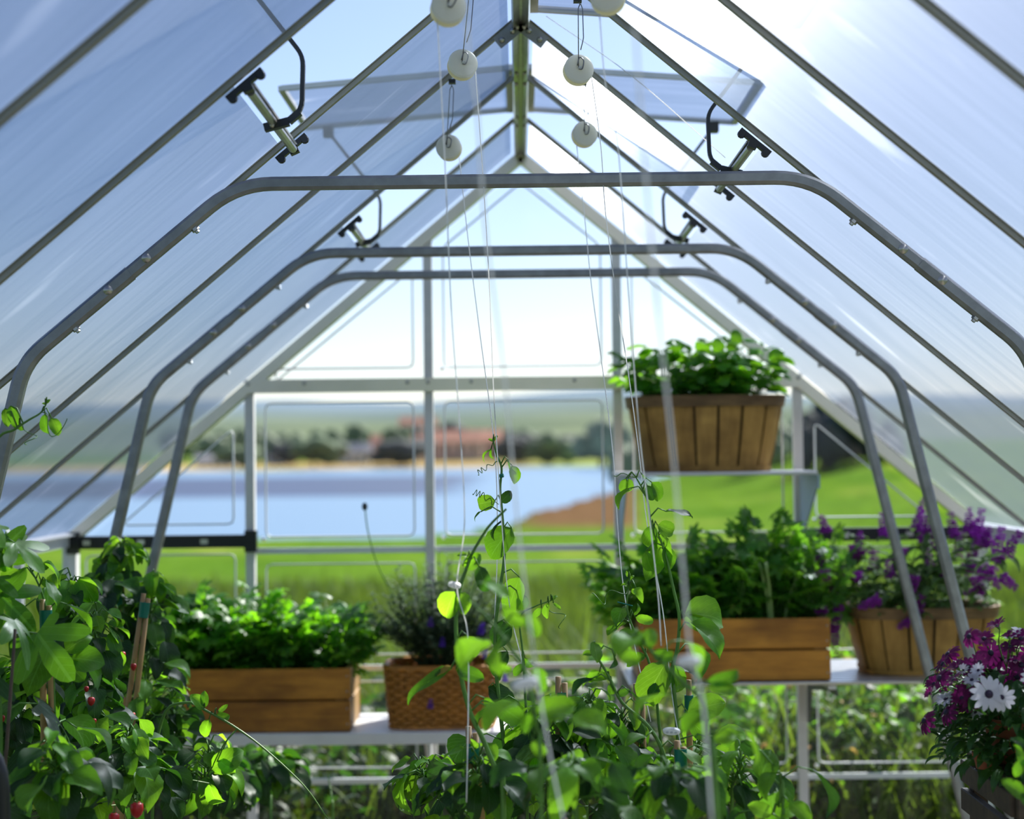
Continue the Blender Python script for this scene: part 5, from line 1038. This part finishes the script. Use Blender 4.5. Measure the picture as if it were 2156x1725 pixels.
fl = [(2150, 1345, 'p', 25, 1), (2128, 1362, 'p', 22, 1), (2040, 1340, 'p', 26, 3), (2072, 1345, 'p', 24, 1), (2100, 1318, 'p', 24, 2), (2123, 1340, 'p', 20, 2), (1995, 1378, 'p', 30, 3), (1985, 1398, 'p', 26, 1), (2015, 1405, 'p', 24, 2), (1978, 1428, 'p', 30, 3), (2040, 1405, 'p', 26, 1), (2062, 1395, 'p', 22, 0), (2086, 1375, 'p', 28, 0), (2108, 1385, 'p', 30, 0), (2075, 1400, 'p', 24, 1), (2138, 1392, 'p', 26, 1), (2100, 1428, 'p', 38, 0), (2142, 1424, 'p', 32, 0), (2055, 1420, 'p', 26, 1), (2008, 1432, 'p', 26, 1), (2046, 1462, 'p', 36, 0), (2025, 1470, 'p', 24, 2), (1966, 1440, 'p', 20, 2), (1958, 1460, 'p', 16, 2), (1992, 1500, 'p', 28, 3), (1945, 1518, 'p', 30, 3), (2038, 1490, 'p', 24, 1), (2150, 1400, 'p', 26, 0),
      (2082, 1462, 'w', 44, 0), (2108, 1470, 'w', 34, 0), (1992, 1472, 'w', 30, 1), (2150, 1335, 'w', 30, 1), (2132, 1340, 'w', 26, 1), (2046, 1432, 'w', 24, 1), (2060, 1412, 'w', 22, 2), (2028, 1412, 'w', 20, 2), (2054, 1500, 'w', 22, 3), (2170, 1380, 'p', 28, 0), (2180, 1430, 'w', 34, 0), (2190, 1350, 'p', 30, 1), (2175, 1470, 'p', 30, 0)]
hub = V(pc.x + .01, YD + .04, sz_ + .09)
for px, py, c, s, k in fl:
    Y = RV.uniform(2.86, 3.0) if c == 'p' else RV.uniform(2.9, 2.97); Y = 2.82 if (c == 'w' and s >= 34) else Y; p = at(px, py, Y); out = (p - hub); L = s / F * Y * (1.2 if c == 'p' else .95 if s < 34 else 1.05)
    if k == 0: ax = V(RV.uniform(-.35, .25), -1, RV.uniform(.1, .6))
    elif k == 3: ax = V(out.x * 4, out.y * 2, .35)
    else: ax = V(out.x * 5 + RV.uniform(-.3, .3), RV.uniform(-.8, .1), .7)
    ax.normalize(); Mx = Matrix.Translation(p) @ ax.to_track_quat('Z', 'Y').to_matrix().to_4x4() @ Matrix.Rotation(RV.uniform(0, 6), 4, 'Z') @ Matrix.Scale(L, 4)
    f = inst('flower', DM['petal_purple' if c == 'p' else 'petal_white'][k], Mx, t)
    for me in (eye, caly): 
        o = bpy.data.objects.new(me.name.split('.')[0], me); COL.objects.link(o); o.parent = f
    e = p - ax * L * .3; st.tube(smoothpath([hub + V(RV.uniform(-.04, .04), RV.uniform(-.04, .04), -.02), (hub + e) / 2 + V(out.x * .2, 0, .03), e], 4), .0014, 4)
st.build('stalks', 'stem', t, True, kind='stuff'); fo = MB()
for k in range(900):
    az = RV.uniform(0, 6.3); q = math.sqrt(RV.random()); c = hub + V(.15 * q * math.cos(az), .16 * q * math.sin(az) - .03, RV.uniform(-.10, .10) * (1 - .2 * q)); d = V(math.cos(az), math.sin(az), RV.uniform(-.5, .8)); fo.merge(NAR[k % 3], leaf_mtx(c, d, V(RV.uniform(-.4, .4), -.2, 1), RV.uniform(.03, .055), .8))
fo.build('foliage', 'daisy_leaf', t, True, kind='stuff')
t, P = vine('broad_leaf_plant', 'broad dark leaves at the bottom right corner before the stand', [(2165, 1560, 2.55), (2170, 1640, 2.55), (2170, 1740, 2.55)], [((2160, 1575), (2135, 1545), 'ov', 'vine_shade', .8, 20), ((2160, 1620), (2140, 1560), 'ov', 'vine', .7, 30), ((2158, 1680), (2108, 1635), 'ov', 'vine', .8, 0), ((2160, 1600), (2130, 1640), 'ov', 'vine', .8, 0), ((2165, 1700), (2150, 1660), 'ov', 'vine_shade', .8, 0)], 0, cat='plant')
# dark bent tube at the left edge
c = at(-22, 1575, 2.6); t = root('tube_chair', (c.x - .2, 2.4, 0), 'dark grey bent tube frame of a chair at the left edge', 'chair')
hz_ = at(0, 1548, 2.6).z; xe = at(6, 1640, 2.6).x
for y in (2.2, 2.6):
    MB().tube(roundcorners([V(xe + .01, y, 0), V(xe, y, hz_), V(xe - .42, y, hz_), V(xe - .43, y, 0)], .09, 6), .011, 10).build('side_frame', 'black', t, True)
cbox((xe - .42, 2.2, .42), (xe - .01, 2.6, .45), .006).build('seat', 'stand', t)
cbox((xe - .435, 2.22, .6), (xe - .41, 2.58, hz_ - .02), .006).build('backrest', 'stand', t)
# leafy weeds growing against the outside of the glass
def weeds(name, label, n, xr, yr, hmax, m, L):
    fo = MB(); lf = [ovate(4, .5, .4, .25, .03, .75, 0, q, 1) for q in range(3)]; cl = [(RV.uniform(*xr), RV.uniform(*yr), RV.uniform(.45, 1) * hmax) for _ in range(max(6, n // 60))]
    for i in range(n):
        cx, cy_, h = cl[i % len(cl)]; f = math.sqrt(RV.random()); az = RV.uniform(0, 2 * PI); c = V(cx + .16 * f * math.cos(az) * RV.random(), max(G + .12, cy_ + .16 * f * math.sin(az) * RV.random()), h * f)
        d = V(math.cos(az), math.sin(az), RV.uniform(-.5, .6)); d.y = d.y if c.y > G + .25 else abs(d.y); fo.merge(lf[i % 3], leaf_mtx(c, d, V(RV.uniform(-.5, .5), RV.uniform(-.5, .5), 1), RV.uniform(*L), RV.uniform(.7, 1.2)))
    tag(fo.build(name, m, None, True), label, 'weeds', kind='stuff')
weeds('weeds', 'dark leafy weeds outside the glass below the left shelf', 3400, (-1.5, .3), (5.55, 6.6), .86, 'vine_shade', (.06, .13))
weeds('weeds', 'bright leafy weeds outside the glass below the slatted shelf', 1100, (.25, 2.1), (5.6, 7.2), .98, 'vine', (.05, .11))
weeds('weeds', 'dark low weeds outside the glass below the slatted shelf', 1500, (.2, 2.1), (5.55, 6.4), .8, 'vine_shade', (.05, .11))
weeds('dead_weeds', 'brown dead leaves among the weeds outside the right panes', 160, (.4, 2.1), (5.6, 7.0), .9, 'yellowed', (.03, .07))
